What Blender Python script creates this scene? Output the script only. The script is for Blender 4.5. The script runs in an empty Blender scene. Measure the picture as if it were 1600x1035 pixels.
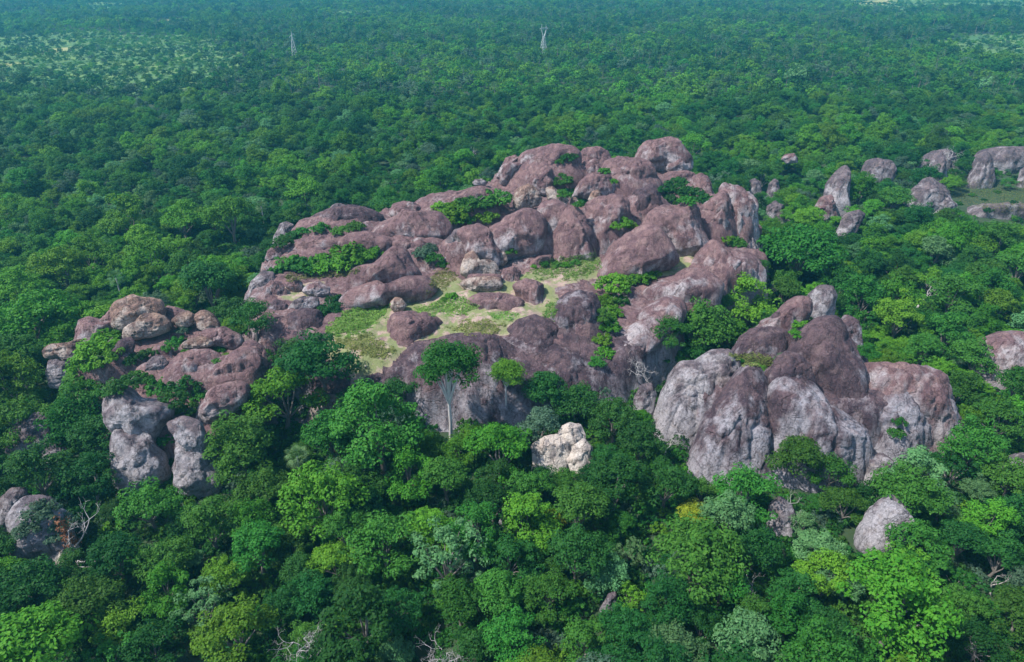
import bpy, bmesh, math, random
import numpy as np
from mathutils import Vector, Matrix

scene = bpy.context.scene
R = math.radians
# ------------------------------------------------------------------ camera
W, H = 1600.0, 1035.0
FPX = 1067.0
CAM_H = 118.0
PITCH = R(29.0)
cam_d = bpy.data.cameras.new('camera')
cam_d.sensor_width = 36.0
cam_d.lens = 36.0 * FPX / W
cam_d.clip_start = 1.0
cam_d.clip_end = 30000.0
cam = bpy.data.objects.new('camera', cam_d)
scene.collection.objects.link(cam)
cam.location = (0, 0, CAM_H)
cam.rotation_euler = (R(90) - PITCH, 0, 0)
scene.camera = cam
# ------------------------------------------------------------------ world, sun, exposure
SUN_EL, SUN_AZ = R(56), R(-105)     # azimuth from +Y towards +X: light comes from the left, a little behind the camera
world = bpy.data.worlds.new('World')
scene.world = world
world.use_nodes = True
wn = world.node_tree
sky = wn.nodes.new('ShaderNodeTexSky')
sky.sky_type = 'NISHITA'
sky.sun_disc = False
sky.sun_elevation = SUN_EL
sky.sun_rotation = SUN_AZ
sky.altitude = 200
sky.air_density = 1.0
sky.dust_density = 1.2
wn.links.new(sky.outputs[0], wn.nodes['Background'].inputs[0])
wn.nodes['Background'].inputs[1].default_value = 0.15
sun_d = bpy.data.lights.new('sun', 'SUN')
sun_d.energy = 4.2
sun_d.angle = R(1.6)
sun_d.color = (1.0, 0.94, 0.86)
sun = bpy.data.objects.new('sun', sun_d)
scene.collection.objects.link(sun)
sdir = Vector((math.sin(SUN_AZ) * math.cos(SUN_EL), math.cos(SUN_AZ) * math.cos(SUN_EL), math.sin(SUN_EL)))
sun.rotation_euler = sdir.to_track_quat('Z', 'Y').to_euler()
sun.location = (0, 0, 400)
scene.view_settings.view_transform = 'Standard'
scene.view_settings.look = 'None'
scene.view_settings.gamma = 1.0
scene.view_settings.exposure = 0.75
scene.view_settings.use_curve_mapping = False
scene.cycles.use_denoising = True
scene.cycles.max_bounces = 5
scene.cycles.diffuse_bounces = 3
scene.cycles.transmission_bounces = 3
scene.cycles.volume_bounces = 0
scene.cycles.use_adaptive_sampling = True
scene.cycles.adaptive_threshold = 0.02

rng = np.random.default_rng(7)
random.seed(7)
C = scene.collection

# ------------------------------------------------------------------ projection helpers
FWD = np.array([0, math.cos(PITCH), -math.sin(PITCH)])
UPV = np.array([0, math.sin(PITCH), math.cos(PITCH)])
RGT = np.array([1.0, 0, 0])
CAM = np.array([0, 0, CAM_H])

def ray(px, py):
    return FWD + RGT * ((px - W / 2) / FPX) - UPV * ((py - H / 2) / FPX)

def at_depth(px, py, d):
    return CAM + ray(px, py) * d

def at_z(px, py, z):
    r = ray(px, py)
    return CAM + r * ((z - CAM_H) / r[2])

def project(P):
    v = np.asarray(P) - CAM
    d = v @ FWD
    return W / 2 + FPX * (v @ RGT) / d, H / 2 - FPX * (v @ UPV) / d, d

# ------------------------------------------------------------------ noise (vectorised gradient noise)
def _hash(ix, iy, iz, k):
    h = (ix * 374761393 + iy * 668265263 + iz * 2147483647 + k * 1274126177) & 0xFFFFFFFF
    h = ((h ^ (h >> 13)) * 1274126177) & 0xFFFFFFFF
    return h ^ (h >> 16)

_G = np.array([(1,1,0),(-1,1,0),(1,-1,0),(-1,-1,0),(1,0,1),(-1,0,1),(1,0,-1),(-1,0,-1),
               (0,1,1),(0,-1,1),(0,1,-1),(0,-1,-1),(1,1,0),(-1,1,0),(0,-1,1),(0,-1,-1)], float)

def noise(p, seed=0):
    p = np.asarray(p, float)
    i = np.floor(p).astype(np.int64)
    f = p - i
    u = f * f * f * (f * (f * 6 - 15) + 10)
    out = 0
    for dx in (0, 1):
        wx = u[:, 0] if dx else 1 - u[:, 0]
        for dy in (0, 1):
            wy = u[:, 1] if dy else 1 - u[:, 1]
            for dz in (0, 1):
                wz = u[:, 2] if dz else 1 - u[:, 2]
                g = _G[_hash(i[:, 0] + dx, i[:, 1] + dy, i[:, 2] + dz, seed) & 15]
                out = out + wx * wy * wz * ((f - (dx, dy, dz)) * g).sum(1)
    return out

def fbm(p, octv=3, seed=0, gain=0.5):
    a, s, o = 1.0, 1.0, 0
    for k in range(octv):
        o = o + a * noise(p * s, seed + k * 17)
        a *= gain
        s *= 2.03
    return o

def smooth(e0, e1, x):
    t = np.clip((x - e0) / (e1 - e0), 0, 1)
    return t * t * (3 - 2 * t)

def inside(poly, x, y):
    x = np.atleast_1d(x); y = np.atleast_1d(y)
    r = np.zeros(x.shape, bool)
    n = len(poly)
    for k in range(n):
        x0, y0 = poly[k]; x1, y1 = poly[(k + 1) % n]
        c = ((y0 > y) != (y1 > y))
        with np.errstate(divide='ignore', invalid='ignore'):
            r ^= c & (x < (x1 - x0) * (y - y0) / (y1 - y0 + 1e-12) + x0)
    return r

def seg_dist(poly, x, y):
    d = np.full(x.shape, 1e9)
    n = len(poly)
    for k in range(n):
        ax, ay = poly[k]; bx, by = poly[(k + 1) % n]
        vx, vy = bx - ax, by - ay
        t = np.clip(((x - ax) * vx + (y - ay) * vy) / (vx * vx + vy * vy + 1e-9), 0, 1)
        d = np.minimum(d, np.hypot(x - ax - t * vx, y - ay - t * vy))
    return d

# ------------------------------------------------------------------ mesh / object helpers
def mesh_np(name, V, F, mat=None, smooth_shade=True, attrs=None):
    V = np.asarray(V, np.float32); F = np.asarray(F, np.int32)
    me = bpy.data.meshes.new(name)
    nv, nf, k = len(V), len(F), F.shape[1]
    me.vertices.add(nv); me.vertices.foreach_set('co', V.ravel())
    me.loops.add(nf * k); me.loops.foreach_set('vertex_index', F.ravel())
    me.polygons.add(nf)
    me.polygons.foreach_set('loop_start', np.arange(0, nf * k, k, dtype=np.int32))
    me.polygons.foreach_set('loop_total', np.full(nf, k, np.int32))
    me.polygons.foreach_set('use_smooth', np.full(nf, smooth_shade, bool))
    for a, v in (attrs or {}).items():
        at = me.attributes.new(a, 'FLOAT', 'POINT')
        at.data.foreach_set('value', np.asarray(v, np.float32))
    me.update(); me.validate()
    if mat: me.materials.append(mat)
    return me

def link(name, me, parent=None, loc=None):
    o = bpy.data.objects.new(name, me)
    C.objects.link(o)
    if parent: o.parent = parent
    if loc is not None: o.location = loc
    return o

def tag(o, label=None, cat=None, group=None, kind=None):
    if label: o['label'] = label
    if cat: o['category'] = cat
    if group: o['group'] = group
    if kind: o['kind'] = kind
    return o

class MB:
    """collects tubes and leaf quads"""
    def __init__(s): s.V = []; s.F = []; s.n = 0; s.A = []
    def add(s, V, F, a=None):
        V = np.asarray(V, float)
        s.V.append(V); s.F.append(np.asarray(F, int) + s.n); s.n += len(V)
        s.A.append(np.zeros(len(V)) if a is None else a)
    def tube(s, pts, rad, k=6):
        pts = np.asarray(pts, float); n = len(pts)
        rad = np.asarray(rad, float) * np.ones(n)
        V = []
        for i in range(n):
            t = pts[min(i + 1, n - 1)] - pts[max(i - 1, 0)]
            t = t / (np.linalg.norm(t) + 1e-9)
            a = np.cross(t, (0.31, 0.94, 0.12)); a /= np.linalg.norm(a) + 1e-9
            b = np.cross(t, a)
            for j in range(k):
                w = 2 * math.pi * j / k
                V.append(pts[i] + rad[i] * (math.cos(w) * a + math.sin(w) * b))
        F = []
        for i in range(n - 1):
            for j in range(k):
                F.append((i * k + j, i * k + (j + 1) % k, (i + 1) * k + (j + 1) % k, (i + 1) * k + j))
        s.add(V, F)
    def box(s, a, b):
        a = np.array(a, float); b = np.array(b, float)
        V = [(x, y, z) for x in (a[0], b[0]) for y in (a[1], b[1]) for z in (a[2], b[2])]
        s.add(V, [(0, 1, 3, 2), (4, 6, 7, 5), (0, 4, 5, 1), (2, 3, 7, 6), (0, 2, 6, 4), (1, 5, 7, 3)])
    def leaves(s, P, N, size, rg, aspect=0.62):
        n = len(P)
        N = N / (np.linalg.norm(N, axis=1, keepdims=True) + 1e-9)
        T = rg.normal(size=(n, 3)); T -= (T * N).sum(1, keepdims=True) * N
        T /= np.linalg.norm(T, axis=1, keepdims=True) + 1e-9
        B = np.cross(N, T)
        L = (size * rg.uniform(0.65, 1.35, n))[:, None]
        droop = N * L * 0.18
        q = np.stack([P - T * L * 0.5, P + B * L * aspect * 0.5 - T * L * 0.08 - droop * .2,
                      P + T * L * 0.5 - droop, P - B * L * aspect * 0.5 - T * L * 0.08 - droop * .2], 1).reshape(-1, 3)
        F = np.arange(n * 4).reshape(-1, 4)
        s.add(q, F, np.repeat(rg.uniform(0, 1, n), 4))
    def mesh(s, name, mat=None, smooth_shade=True):
        return mesh_np(name, np.concatenate(s.V), np.concatenate(s.F), mat, smooth_shade,
                       {'vary': np.concatenate(s.A)})

# ------------------------------------------------------------------ materials
def nt(name):
    m = bpy.data.materials.new(name); m.use_nodes = True
    t = m.node_tree
    return m, t, t.nodes, t.links, t.nodes['Principled BSDF']

def mixc(t, fac, a, b, mode='MIX'):
    n = t.nodes.new('ShaderNodeMix'); n.data_type = 'RGBA'; n.blend_type = mode
    for s, v in ((0, fac), (6, a), (7, b)):
        if hasattr(v, 'is_linked') or hasattr(v, 'links'): t.links.new(v, n.inputs[s])
        elif isinstance(v, (tuple, list)): n.inputs[s].default_value = (*v, 1)
        else: n.inputs[s].default_value = v
    return n.outputs[2]

def math_n(t, op, a, b=None, clamp=False):
    n = t.nodes.new('ShaderNodeMath'); n.operation = op; n.use_clamp = clamp
    for k, v in enumerate((a, b)):
        if v is None: continue
        if hasattr(v, 'links'): t.links.new(v, n.inputs[k])
        else: n.inputs[k].default_value = v
    return n.outputs[0]

def noise_n(t, scale, detail=4, rough=0.55, vec=None, mapscale=None, dist=0.0):
    n = t.nodes.new('ShaderNodeTexNoise')
    n.inputs['Scale'].default_value = scale
    n.inputs['Detail'].default_value = detail
    n.inputs['Roughness'].default_value = rough
    n.inputs['Distortion'].default_value = dist
    if vec is None:
        g = t.nodes.new('ShaderNodeNewGeometry'); vec = g.outputs['Position']
    if mapscale:
        mp = t.nodes.new('ShaderNodeMapping'); mp.inputs['Scale'].default_value = mapscale
        t.links.new(vec, mp.inputs['Vector']); vec = mp.outputs[0]
    t.links.new(vec, n.inputs['Vector'])
    return n.outputs['Fac']

def ramp(t, fac, stops):
    n = t.nodes.new('ShaderNodeValToRGB')
    e = n.color_ramp.elements
    while len(e) < len(stops): e.new(0.5)
    for k, (p, c) in enumerate(stops):
        e[k].position = p
        e[k].color = (*c, 1) if isinstance(c, (tuple, list)) else (c, c, c, 1)
    t.links.new(fac, n.inputs[0])
    return n.outputs[0]

def attr(t, name):
    n = t.nodes.new('ShaderNodeAttribute'); n.attribute_name = name
    return n.outputs['Fac']

def mat_rock(name, crust, pale, dark, tan, pale_bias=0.0, crack=0.5):
    m, t, N, L, P = nt(name)
    cr = attr(t, 'crust')
    big = noise_n(t, 0.16, 5, 0.6)
    streak = noise_n(t, 1.0, 5, 0.62, mapscale=(0.5, 0.5, 0.035))
    fine = noise_n(t, 1.7, 6, 0.7)
    # where the dark crust covers the pale stone
    f = math_n(t, 'ADD', cr, math_n(t, 'MULTIPLY', math_n(t, 'SUBTRACT', streak, 0.5), 1.7))
    f = math_n(t, 'ADD', f, math_n(t, 'MULTIPLY', math_n(t, 'SUBTRACT', fine, 0.5), 0.35))
    f = math_n(t, 'SUBTRACT', f, pale_bias)
    f = ramp(t, f, ((0.18, 0.0), (0.80, 1.0)))
    c1 = mixc(t, ramp(t, math_n(t, 'ADD', math_n(t, 'MULTIPLY', big, .5), math_n(t, 'MULTIPLY', streak, .5)), ((0.44, 0.0), (0.56, 1.0))), crust, dark)
    c1 = mixc(t, ramp(t, noise_n(t, 0.33, 6, 0.62), ((0.52, 0.0), (0.70, 0.5))), c1, tan)
    pl = mixc(t, ramp(t, fine, ((0.3, 0.0), (0.66, 1.0))), tuple(x * 0.62 for x in pale), pale)
    pl = mixc(t, ramp(t, noise_n(t, 0.45, 4, 0.6), ((0.55, 0.0), (0.7, 0.6))), pl, tan)
    col = mixc(t, f, pl, c1)
    # lichen flecks and dark pits
    sp = noise_n(t, 2.6, 4, 0.7)
    col = mixc(t, ramp(t, noise_n(t, 1.3, 5, 0.75), ((0.36, 0.55), (0.5, 0.0))), col, tuple(x * 0.6 for x in dark))
    col = mixc(t, ramp(t, sp, ((0.60, 0.0), (0.72, 0.45))), col, pale)
    col = mixc(t, ramp(t, noise_n(t, 0.7, 7, 0.72, mapscale=(1, 1, 0.10)), ((0.32, 0.7), (0.45, 0.0))), col, tuple(x * 0.55 for x in dark))
    P.inputs['Roughness'].default_value = 0.92
    P.inputs['Specular IOR Level'].default_value = 0.15
    v = N.new('ShaderNodeTexVoronoi'); v.feature = 'DISTANCE_TO_EDGE'; v.inputs['Scale'].default_value = 0.22
    g = N.new('ShaderNodeNewGeometry')
    wv = N.new('ShaderNodeVectorMath'); wv.operation = 'ADD'
    nc = N.new('ShaderNodeTexNoise'); nc.inputs['Scale'].default_value = 0.4; nc.inputs['Detail'].default_value = 4
    L.new(g.outputs['Position'], nc.inputs['Vector'])
    sc = N.new('ShaderNodeVectorMath'); sc.operation = 'SCALE'; sc.inputs['Scale'].default_value = 5.0
    L.new(nc.outputs['Color'], sc.inputs[0])
    L.new(g.outputs['Position'], wv.inputs[0]); L.new(sc.outputs[0], wv.inputs[1])
    L.new(wv.outputs[0], v.inputs['Vector'])
    ck = ramp(t, v.outputs['Distance'], ((0.0, 0.0), (0.035, 1.0)))
    ckc = math_n(t, 'MULTIPLY', math_n(t, 'SUBTRACT', 1.0, ck), ramp(t, noise_n(t, 0.12, 3), ((0.45, 0.0), (0.6, 0.7 * min(1, crack + .3)))))
    L.new(mixc(t, ckc, col, tuple(x * 0.4 for x in dark)), P.inputs['Base Color'])
    hgt = math_n(t, 'ADD', math_n(t, 'MULTIPLY', fine, 0.7), math_n(t, 'MULTIPLY', streak, 0.6))
    hgt = math_n(t, 'ADD', hgt, math_n(t, 'MULTIPLY', ck, 0.55 * crack))
    hgt = math_n(t, 'ADD', hgt, math_n(t, 'MULTIPLY', sp, 0.25))
    b = N.new('ShaderNodeBump'); b.inputs['Strength'].default_value = 0.9; b.inputs['Distance'].default_value = 0.9
    L.new(hgt, b.inputs['Height']); L.new(b.outputs[0], P.inputs['Normal'])
    return m

CRUST = (0.188, 0.117, 0.118); PALE = (0.39, 0.355, 0.37); DARK = (0.125, 0.076, 0.084); TAN = (0.34, 0.235, 0.21)
M_ROCK = mat_rock('rock_crusted', CRUST, PALE, DARK, TAN)
M_ROCKD = mat_rock('rock_dark', (0.112, 0.074, 0.082), (0.34, 0.325, 0.36), (0.056, 0.039, 0.050), (0.21, 0.15, 0.145))
M_GREY = mat_rock('rock_grey', (0.15, 0.118, 0.128), (0.37, 0.35, 0.37), (0.08, 0.066, 0.078), (0.24, 0.20, 0.18), 0.05)
M_WHITE = mat_rock('rock_white', (0.48, 0.42, 0.37), (0.66, 0.61, 0.55), (0.34, 0.29, 0.27), (0.54, 0.45, 0.36), 0.25, 1.0)
M_TAN = mat_rock('rock_tan', (0.24, 0.155, 0.125), (0.46, 0.40, 0.36), (0.12, 0.08, 0.075), (0.38, 0.28, 0.20), 0.05, 0.9)
RM = {'c': M_ROCK, 'd': M_ROCKD, 'g': M_GREY, 'w': M_WHITE, 't': M_TAN}

def mat_leaf(name, ca, cb, trans=0.3, rough=0.55):
    m, t, N, L, P = nt(name)
    oi = N.new('ShaderNodeObjectInfo')
    col = mixc(t, attr(t, 'vary'), ca, cb)
    hs = N.new('ShaderNodeHueSaturation')
    L.new(col, hs.inputs['Color'])
    rnd = oi.outputs['Random']
    L.new(math_n(t, 'ADD', math_n(t, 'MULTIPLY', rnd, 0.036), 0.490), hs.inputs['Hue'])
    fr = math_n(t, 'FRACT', math_n(t, 'MULTIPLY', rnd, 7.31))
    L.new(math_n(t, 'ADD', math_n(t, 'MULTIPLY', fr, 0.6), 0.70), hs.inputs['Value'])
    L.new(hs.outputs[0], P.inputs['Base Color'])
    P.inputs['Roughness'].default_value = rough
    P.inputs['Specular IOR Level'].default_value = 0.10
    tr = N.new('ShaderNodeBsdfTranslucent')
    L.new(mixc(t, 1.0, hs.outputs[0], (0.9, 1.0, 0.35), 'MULTIPLY'), tr.inputs['Color'])
    mx = N.new('ShaderNodeMixShader'); mx.inputs[0].default_value = trans
    L.new(P.outputs[0], mx.inputs[1]); L.new(tr.outputs[0], mx.inputs[2])
    L.new(mx.outputs[0], N['Material Output'].inputs['Surface'])
    return m

LEAF = {
    'd': mat_leaf('leaf_dark', (0.018, 0.076, 0.014), (0.033, 0.108, 0.019)),
    'm': mat_leaf('leaf_mid', (0.033, 0.120, 0.016), (0.060, 0.165, 0.022)),
    'b': mat_leaf('leaf_bright', (0.062, 0.180, 0.014), (0.110, 0.245, 0.020)),
    'p': mat_leaf('leaf_pale', (0.070, 0.180, 0.062), (0.120, 0.240, 0.092)),
    'y': mat_leaf('leaf_yellow', (0.140, 0.220, 0.016), (0.260, 0.290, 0.022)),
    's': mat_leaf('leaf_sage', (0.050, 0.110, 0.062), (0.085, 0.150, 0.090)),
}
M_BARK, t, N, L, P = nt('bark')
L.new(mixc(t, noise_n(t, 2.0, 5), (0.10, 0.085, 0.075), (0.24, 0.22, 0.20)), P.inputs['Base Color']); P.inputs['Roughness'].default_value = 0.9
M_PALEBARK, t, N, L, P = nt('pale_bark')
L.new(mixc(t, noise_n(t, 1.2, 5), (0.36, 0.34, 0.33), (0.62, 0.59, 0.57)), P.inputs['Base Color']); P.inputs['Roughness'].default_value = 0.85
M_DEAD, t, N, L, P = nt('dead_wood')
L.new(mixc(t, noise_n(t, 1.5, 5), (0.26, 0.245, 0.24), (0.46, 0.44, 0.43)), P.inputs['Base Color']); P.inputs['Roughness'].default_value = 0.85
M_REDLEAF = mat_leaf('leaf_dry_red', (0.085, 0.032, 0.020), (0.15, 0.055, 0.032), 0.2)
M_PALM = mat_leaf('palm_frond', (0.05, 0.125, 0.045), (0.11, 0.19, 0.075), 0.2)
M_GRASS = mat_leaf('grass_green', (0.085, 0.19, 0.028), (0.19, 0.27, 0.06), 0.25, 0.7)
M_DRYGRASS = mat_leaf('grass_dry', (0.13, 0.17, 0.045), (0.25, 0.25, 0.09), 0.25, 0.7)
M_STEEL, t, N, L, P = nt('galvanised_steel')
L.new(mixc(t, noise_n(t, 0.8, 3), (0.45, 0.47, 0.48), (0.62, 0.64, 0.65)), P.inputs['Base Color']); P.inputs['Roughness'].default_value = 0.5; P.inputs['Metallic'].default_value = 0.3

# forest floor
M_GROUND, t, N, L, P = nt('forest_floor')
gcol = mixc(t, ramp(t, noise_n(t, 0.12, 6, 0.65), ((0.35, 0.0), (0.65, 1.0))), (0.016, 0.038, 0.014), (0.030, 0.060, 0.020))
gcol = mixc(t, ramp(t, noise_n(t, 0.6, 5, 0.7), ((0.55, 0.0), (0.75, 0.6))), gcol, (0.055, 0.050, 0.032))
fcol = mixc(t, ramp(t, noise_n(t, 0.02, 5, 0.6), ((0.42, 0.0), (0.62, 1.0))), (0.045, 0.13, 0.03), (0.12, 0.21, 0.045))
gcol = mixc(t, attr(t, 'field'), gcol, fcol)
gcol = mixc(t, attr(t, 'bare'), gcol, mixc(t, ramp(t, noise_n(t, 0.05, 4), ((0.4, 0.0), (0.6, 1.0))), (0.24, 0.27, 0.07), (0.32, 0.28, 0.12)))
L.new(gcol, P.inputs['Base Color']); P.inputs['Roughness'].default_value = 0.95

# plateau floor: pale sandy joints, purple crust, dry turf
M_FLOOR, t, N, L, P = nt('plateau_floor')
f1 = noise_n(t, 0.11, 6, 0.62, dist=0.6); f2 = noise_n(t, 0.5, 6, 0.65); f3 = noise_n(t, 2.5, 5, 0.7)
sand = attr(t, 'sand')
f1 = math_n(t, 'ADD', f1, math_n(t, 'SUBTRACT', math_n(t, 'MULTIPLY', sand, 0.22), 0.12))
c = mixc(t, ramp(t, f1, ((0.42, 0.0), (0.56, 1.0))), (0.17, 0.108, 0.102), (0.33, 0.24, 0.20))
c = mixc(t, math_n(t, 'MULTIPLY', sand, ramp(t, f2, ((0.50, 0.0), (0.62, 0.9)))), c, (0.40, 0.305, 0.26))
c = mixc(t, math_n(t, 'MULTIPLY', sand, ramp(t, noise_n(t, 0.19, 6, 0.65), ((0.42, 0.0), (0.52, 0.85)))), c, (0.14, 0.19, 0.055))
c = mixc(t, ramp(t, f3, ((0.3, 0.5), (0.5, 0.0))), c, (0.09, 0.065, 0.06))
L.new(c, P.inputs['Base Color']); P.inputs['Roughness'].default_value = 0.95
b = N.new('ShaderNodeBump'); b.inputs['Strength'].default_value = 0.8; b.inputs['Distance'].default_value = 0.6
L.new(math_n(t, 'ADD', f2, math_n(t, 'MULTIPLY', f3, 0.5)), b.inputs['Height']); L.new(b.outputs[0], P.inputs['Normal'])

# ------------------------------------------------------------------ terrain
FZ_Y = np.array([250, 300, 340, 400, 440, 500, 540, 577, 600, 640][::-1], float)
FZ_Z = np.array([27, 25, 23, 20, 18.5, 18, 15.5, 12, 9, 4][::-1], float)
def floor_px(py):                               # height of the plateau at picture row py
    return float(np.interp(py, FZ_Y[::-1], FZ_Z[::-1]))
_pts = sorted((at_z(800, y, z)[1], z) for y, z in zip(FZ_Y, FZ_Z))
_FY = np.array([p[0] for p in _pts]); _FZ = np.array([p[1] for p in _pts])
PLATEAU_PX = [(385,468),(412,402),(470,352),(560,330),(640,318),(740,292),(785,262),(860,240),(1000,242),(1080,268),(1120,300),
              (1178,330),(1190,415),(1100,465),(1000,545),(935,590),(830,610),(700,620),(600,612),(545,622),(490,630),(455,555),(395,515)]
PLATEAU = [tuple(at_z(x, y, floor_px(y))[:2]) for x, y in PLATEAU_PX]

def base_z(x, y):
    p = np.stack([x / 160.0, y / 160.0, 0 * x], 1)
    far = smooth(500, 2500, np.hypot(x, y))
    return fbm(p, 3, 5) * (1.5 + 7 * far)

def plateau_mask(x, y):
    d = seg_dist(PLATEAU, x, y)
    w = fbm(np.stack([x / 9.0, y / 9.0, 0 * x], 1), 3, 41) * 4.5
    s = np.where(inside(PLATEAU, x, y), d, -d) + w
    return smooth(-7, 3.0, s)

def ground_z(x, y):
    x = np.atleast_1d(np.asarray(x, float)); y = np.atleast_1d(np.asarray(y, float))
    b = base_z(x, y)
    m = plateau_mask(x, y)
    zf = np.interp(y, _FY, _FZ) + fbm(np.stack([x / 14.0, y / 14.0, 0 * x], 1), 4, 9) * 1.3
    return b * (1 - m) + zf * m

_ground0 = ground_z
MOUNDS = []      # (name, label, polygon, Y table, z table) rock bases of the two side outcrops
for nm_, lb_, poly_, tab_ in (
    ('rock_base', 'bedrock base under the left boulder outcrop', [(118,575),(172,508),(255,488),(340,512),(416,562),(398,606),(352,650),(322,684),(205,684),(168,640)], ((485,18),(516,16.8),(545,15.3),(606,12.2),(640,11),(690,9))),
    ('rock_base', 'bedrock base between the buttresses of right massif', [(1105,610),(1158,566),(1205,522),(1275,494),(1330,522),(1368,572),(1408,584),(1420,612),(1385,636),(1330,640),(1240,640),(1170,640)], ((490,14),(520,14.5),(560,15.5),(600,16),(640,13),(680,9)))):
    ys_ = [a for a, b in tab_]; zs_ = [b for a, b in tab_]
    pw_ = [tuple(at_z(a, b, float(np.interp(b, ys_, zs_)))[:2]) for a, b in poly_]
    tt_ = sorted((at_z(800, a, b)[1], b) for a, b in tab_)
    MOUNDS.append((nm_, lb_, pw_, [a for a, b in tt_], [b for a, b in tt_]))
def mound_mask(poly, x, y):
    d = seg_dist(poly, x, y)
    return smooth(-5, 1.0, np.where(inside(poly, x, y), d, -d) + fbm(np.stack([x / 7.0, y / 7.0, 0 * x], 1), 3, 43) * 2.5)
def ground_z(x, y):
    x = np.atleast_1d(np.asarray(x, float)); y = np.atleast_1d(np.asarray(y, float))
    z = _ground0(x, y)
    for _, _, p, ty, tz in MOUNDS:
        m = mound_mask(p, x, y)
        z = z * (1 - m) + np.interp(y, ty, tz) * m
    return z

def gz(x, y): return float(ground_z(x, y)[0])

FIELDS_PX = [[(-200,62),(150,50),(330,58),(400,100),(330,140),(200,152),(60,140),(-200,125)],
             [(1450,62),(1800,40),(1800,105),(1600,106),(1500,96)], [(1240,-4),(1850,-4),(1850,14),(1350,20)],
             [(120,6),(250,2),(240,18),(140,22)], [(520,22),(620,8),(650,14),(560,30)], [(1380,20),(1440,24),(1400,34)]]
BARE_PX = [[(44,84),(100,74),(146,69),(146,73),(80,86)], [(1330,4),(1390,0),(1390,8)], [(240,32),(285,28),(285,38),(250,40)],
           [(1460,70),(1480,62),(1478,80)], [(0,103),(18,105),(10,112)], [(1530,30),(1560,22),(1570,32)]]
FIELDS = [[tuple(at_z(x, y, 0)[:2]) for x, y in p] for p in FIELDS_PX]
BARES = [[tuple(at_z(x, y, 0)[:2]) for x, y in p] for p in BARE_PX]

def build_ground():
    n = 330
    u = np.linspace(-1, 1, n)
    gx = np.sign(u) * (np.abs(u) ** 1.7) * 9000
    v = np.linspace(0, 1, n)
    gy = -400 + (v ** 2.0) * 12400
    X, Y = np.meshgrid(gx, gy)
    x, y = X.ravel(), Y.ravel()
    z = base_z(x, y)
    m = plateau_mask(x, y)
    z = z - 1.5 * m
    fld = np.zeros(len(x)); bare = np.zeros(len(x))
    jx = fbm(np.stack([x / 60, y / 60, 0 * x], 1), 3, 77) * 45; jy = fbm(np.stack([x / 60, y / 60, 0 * x + 9], 1), 3, 78) * 60
    for p in FIELDS: fld = np.maximum(fld, inside(p, x + jx, y + jy))
    for p in BARES: bare = np.maximum(bare, inside(p, x + jx * .5, y + jy * .5))
    i = np.arange(n * n).reshape(n, n)
    F = np.stack([i[:-1, :-1], i[:-1, 1:], i[1:, 1:], i[1:, :-1]], -1).reshape(-1, 4)
    me = mesh_np('ground', np.stack([x, y, z], 1), F, M_GROUND, True, {'field': fld, 'bare': bare})
    tag(link('ground', me), 'dark forest floor stretching to the horizon under the trees', kind='structure')
build_ground()

# ------------------------------------------------------------------ rocks
_ico = {}
def ico(n):
    if n not in _ico:
        bm = bmesh.new(); bmesh.ops.create_icosphere(bm, subdivisions=n, radius=1.0)
        V = np.array([v.co[:] for v in bm.verts]); F = np.array([[v.index for v in f.verts] for f in bm.faces])
        bm.free(); _ico[n] = (V, F)
    return _ico[n]

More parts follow.
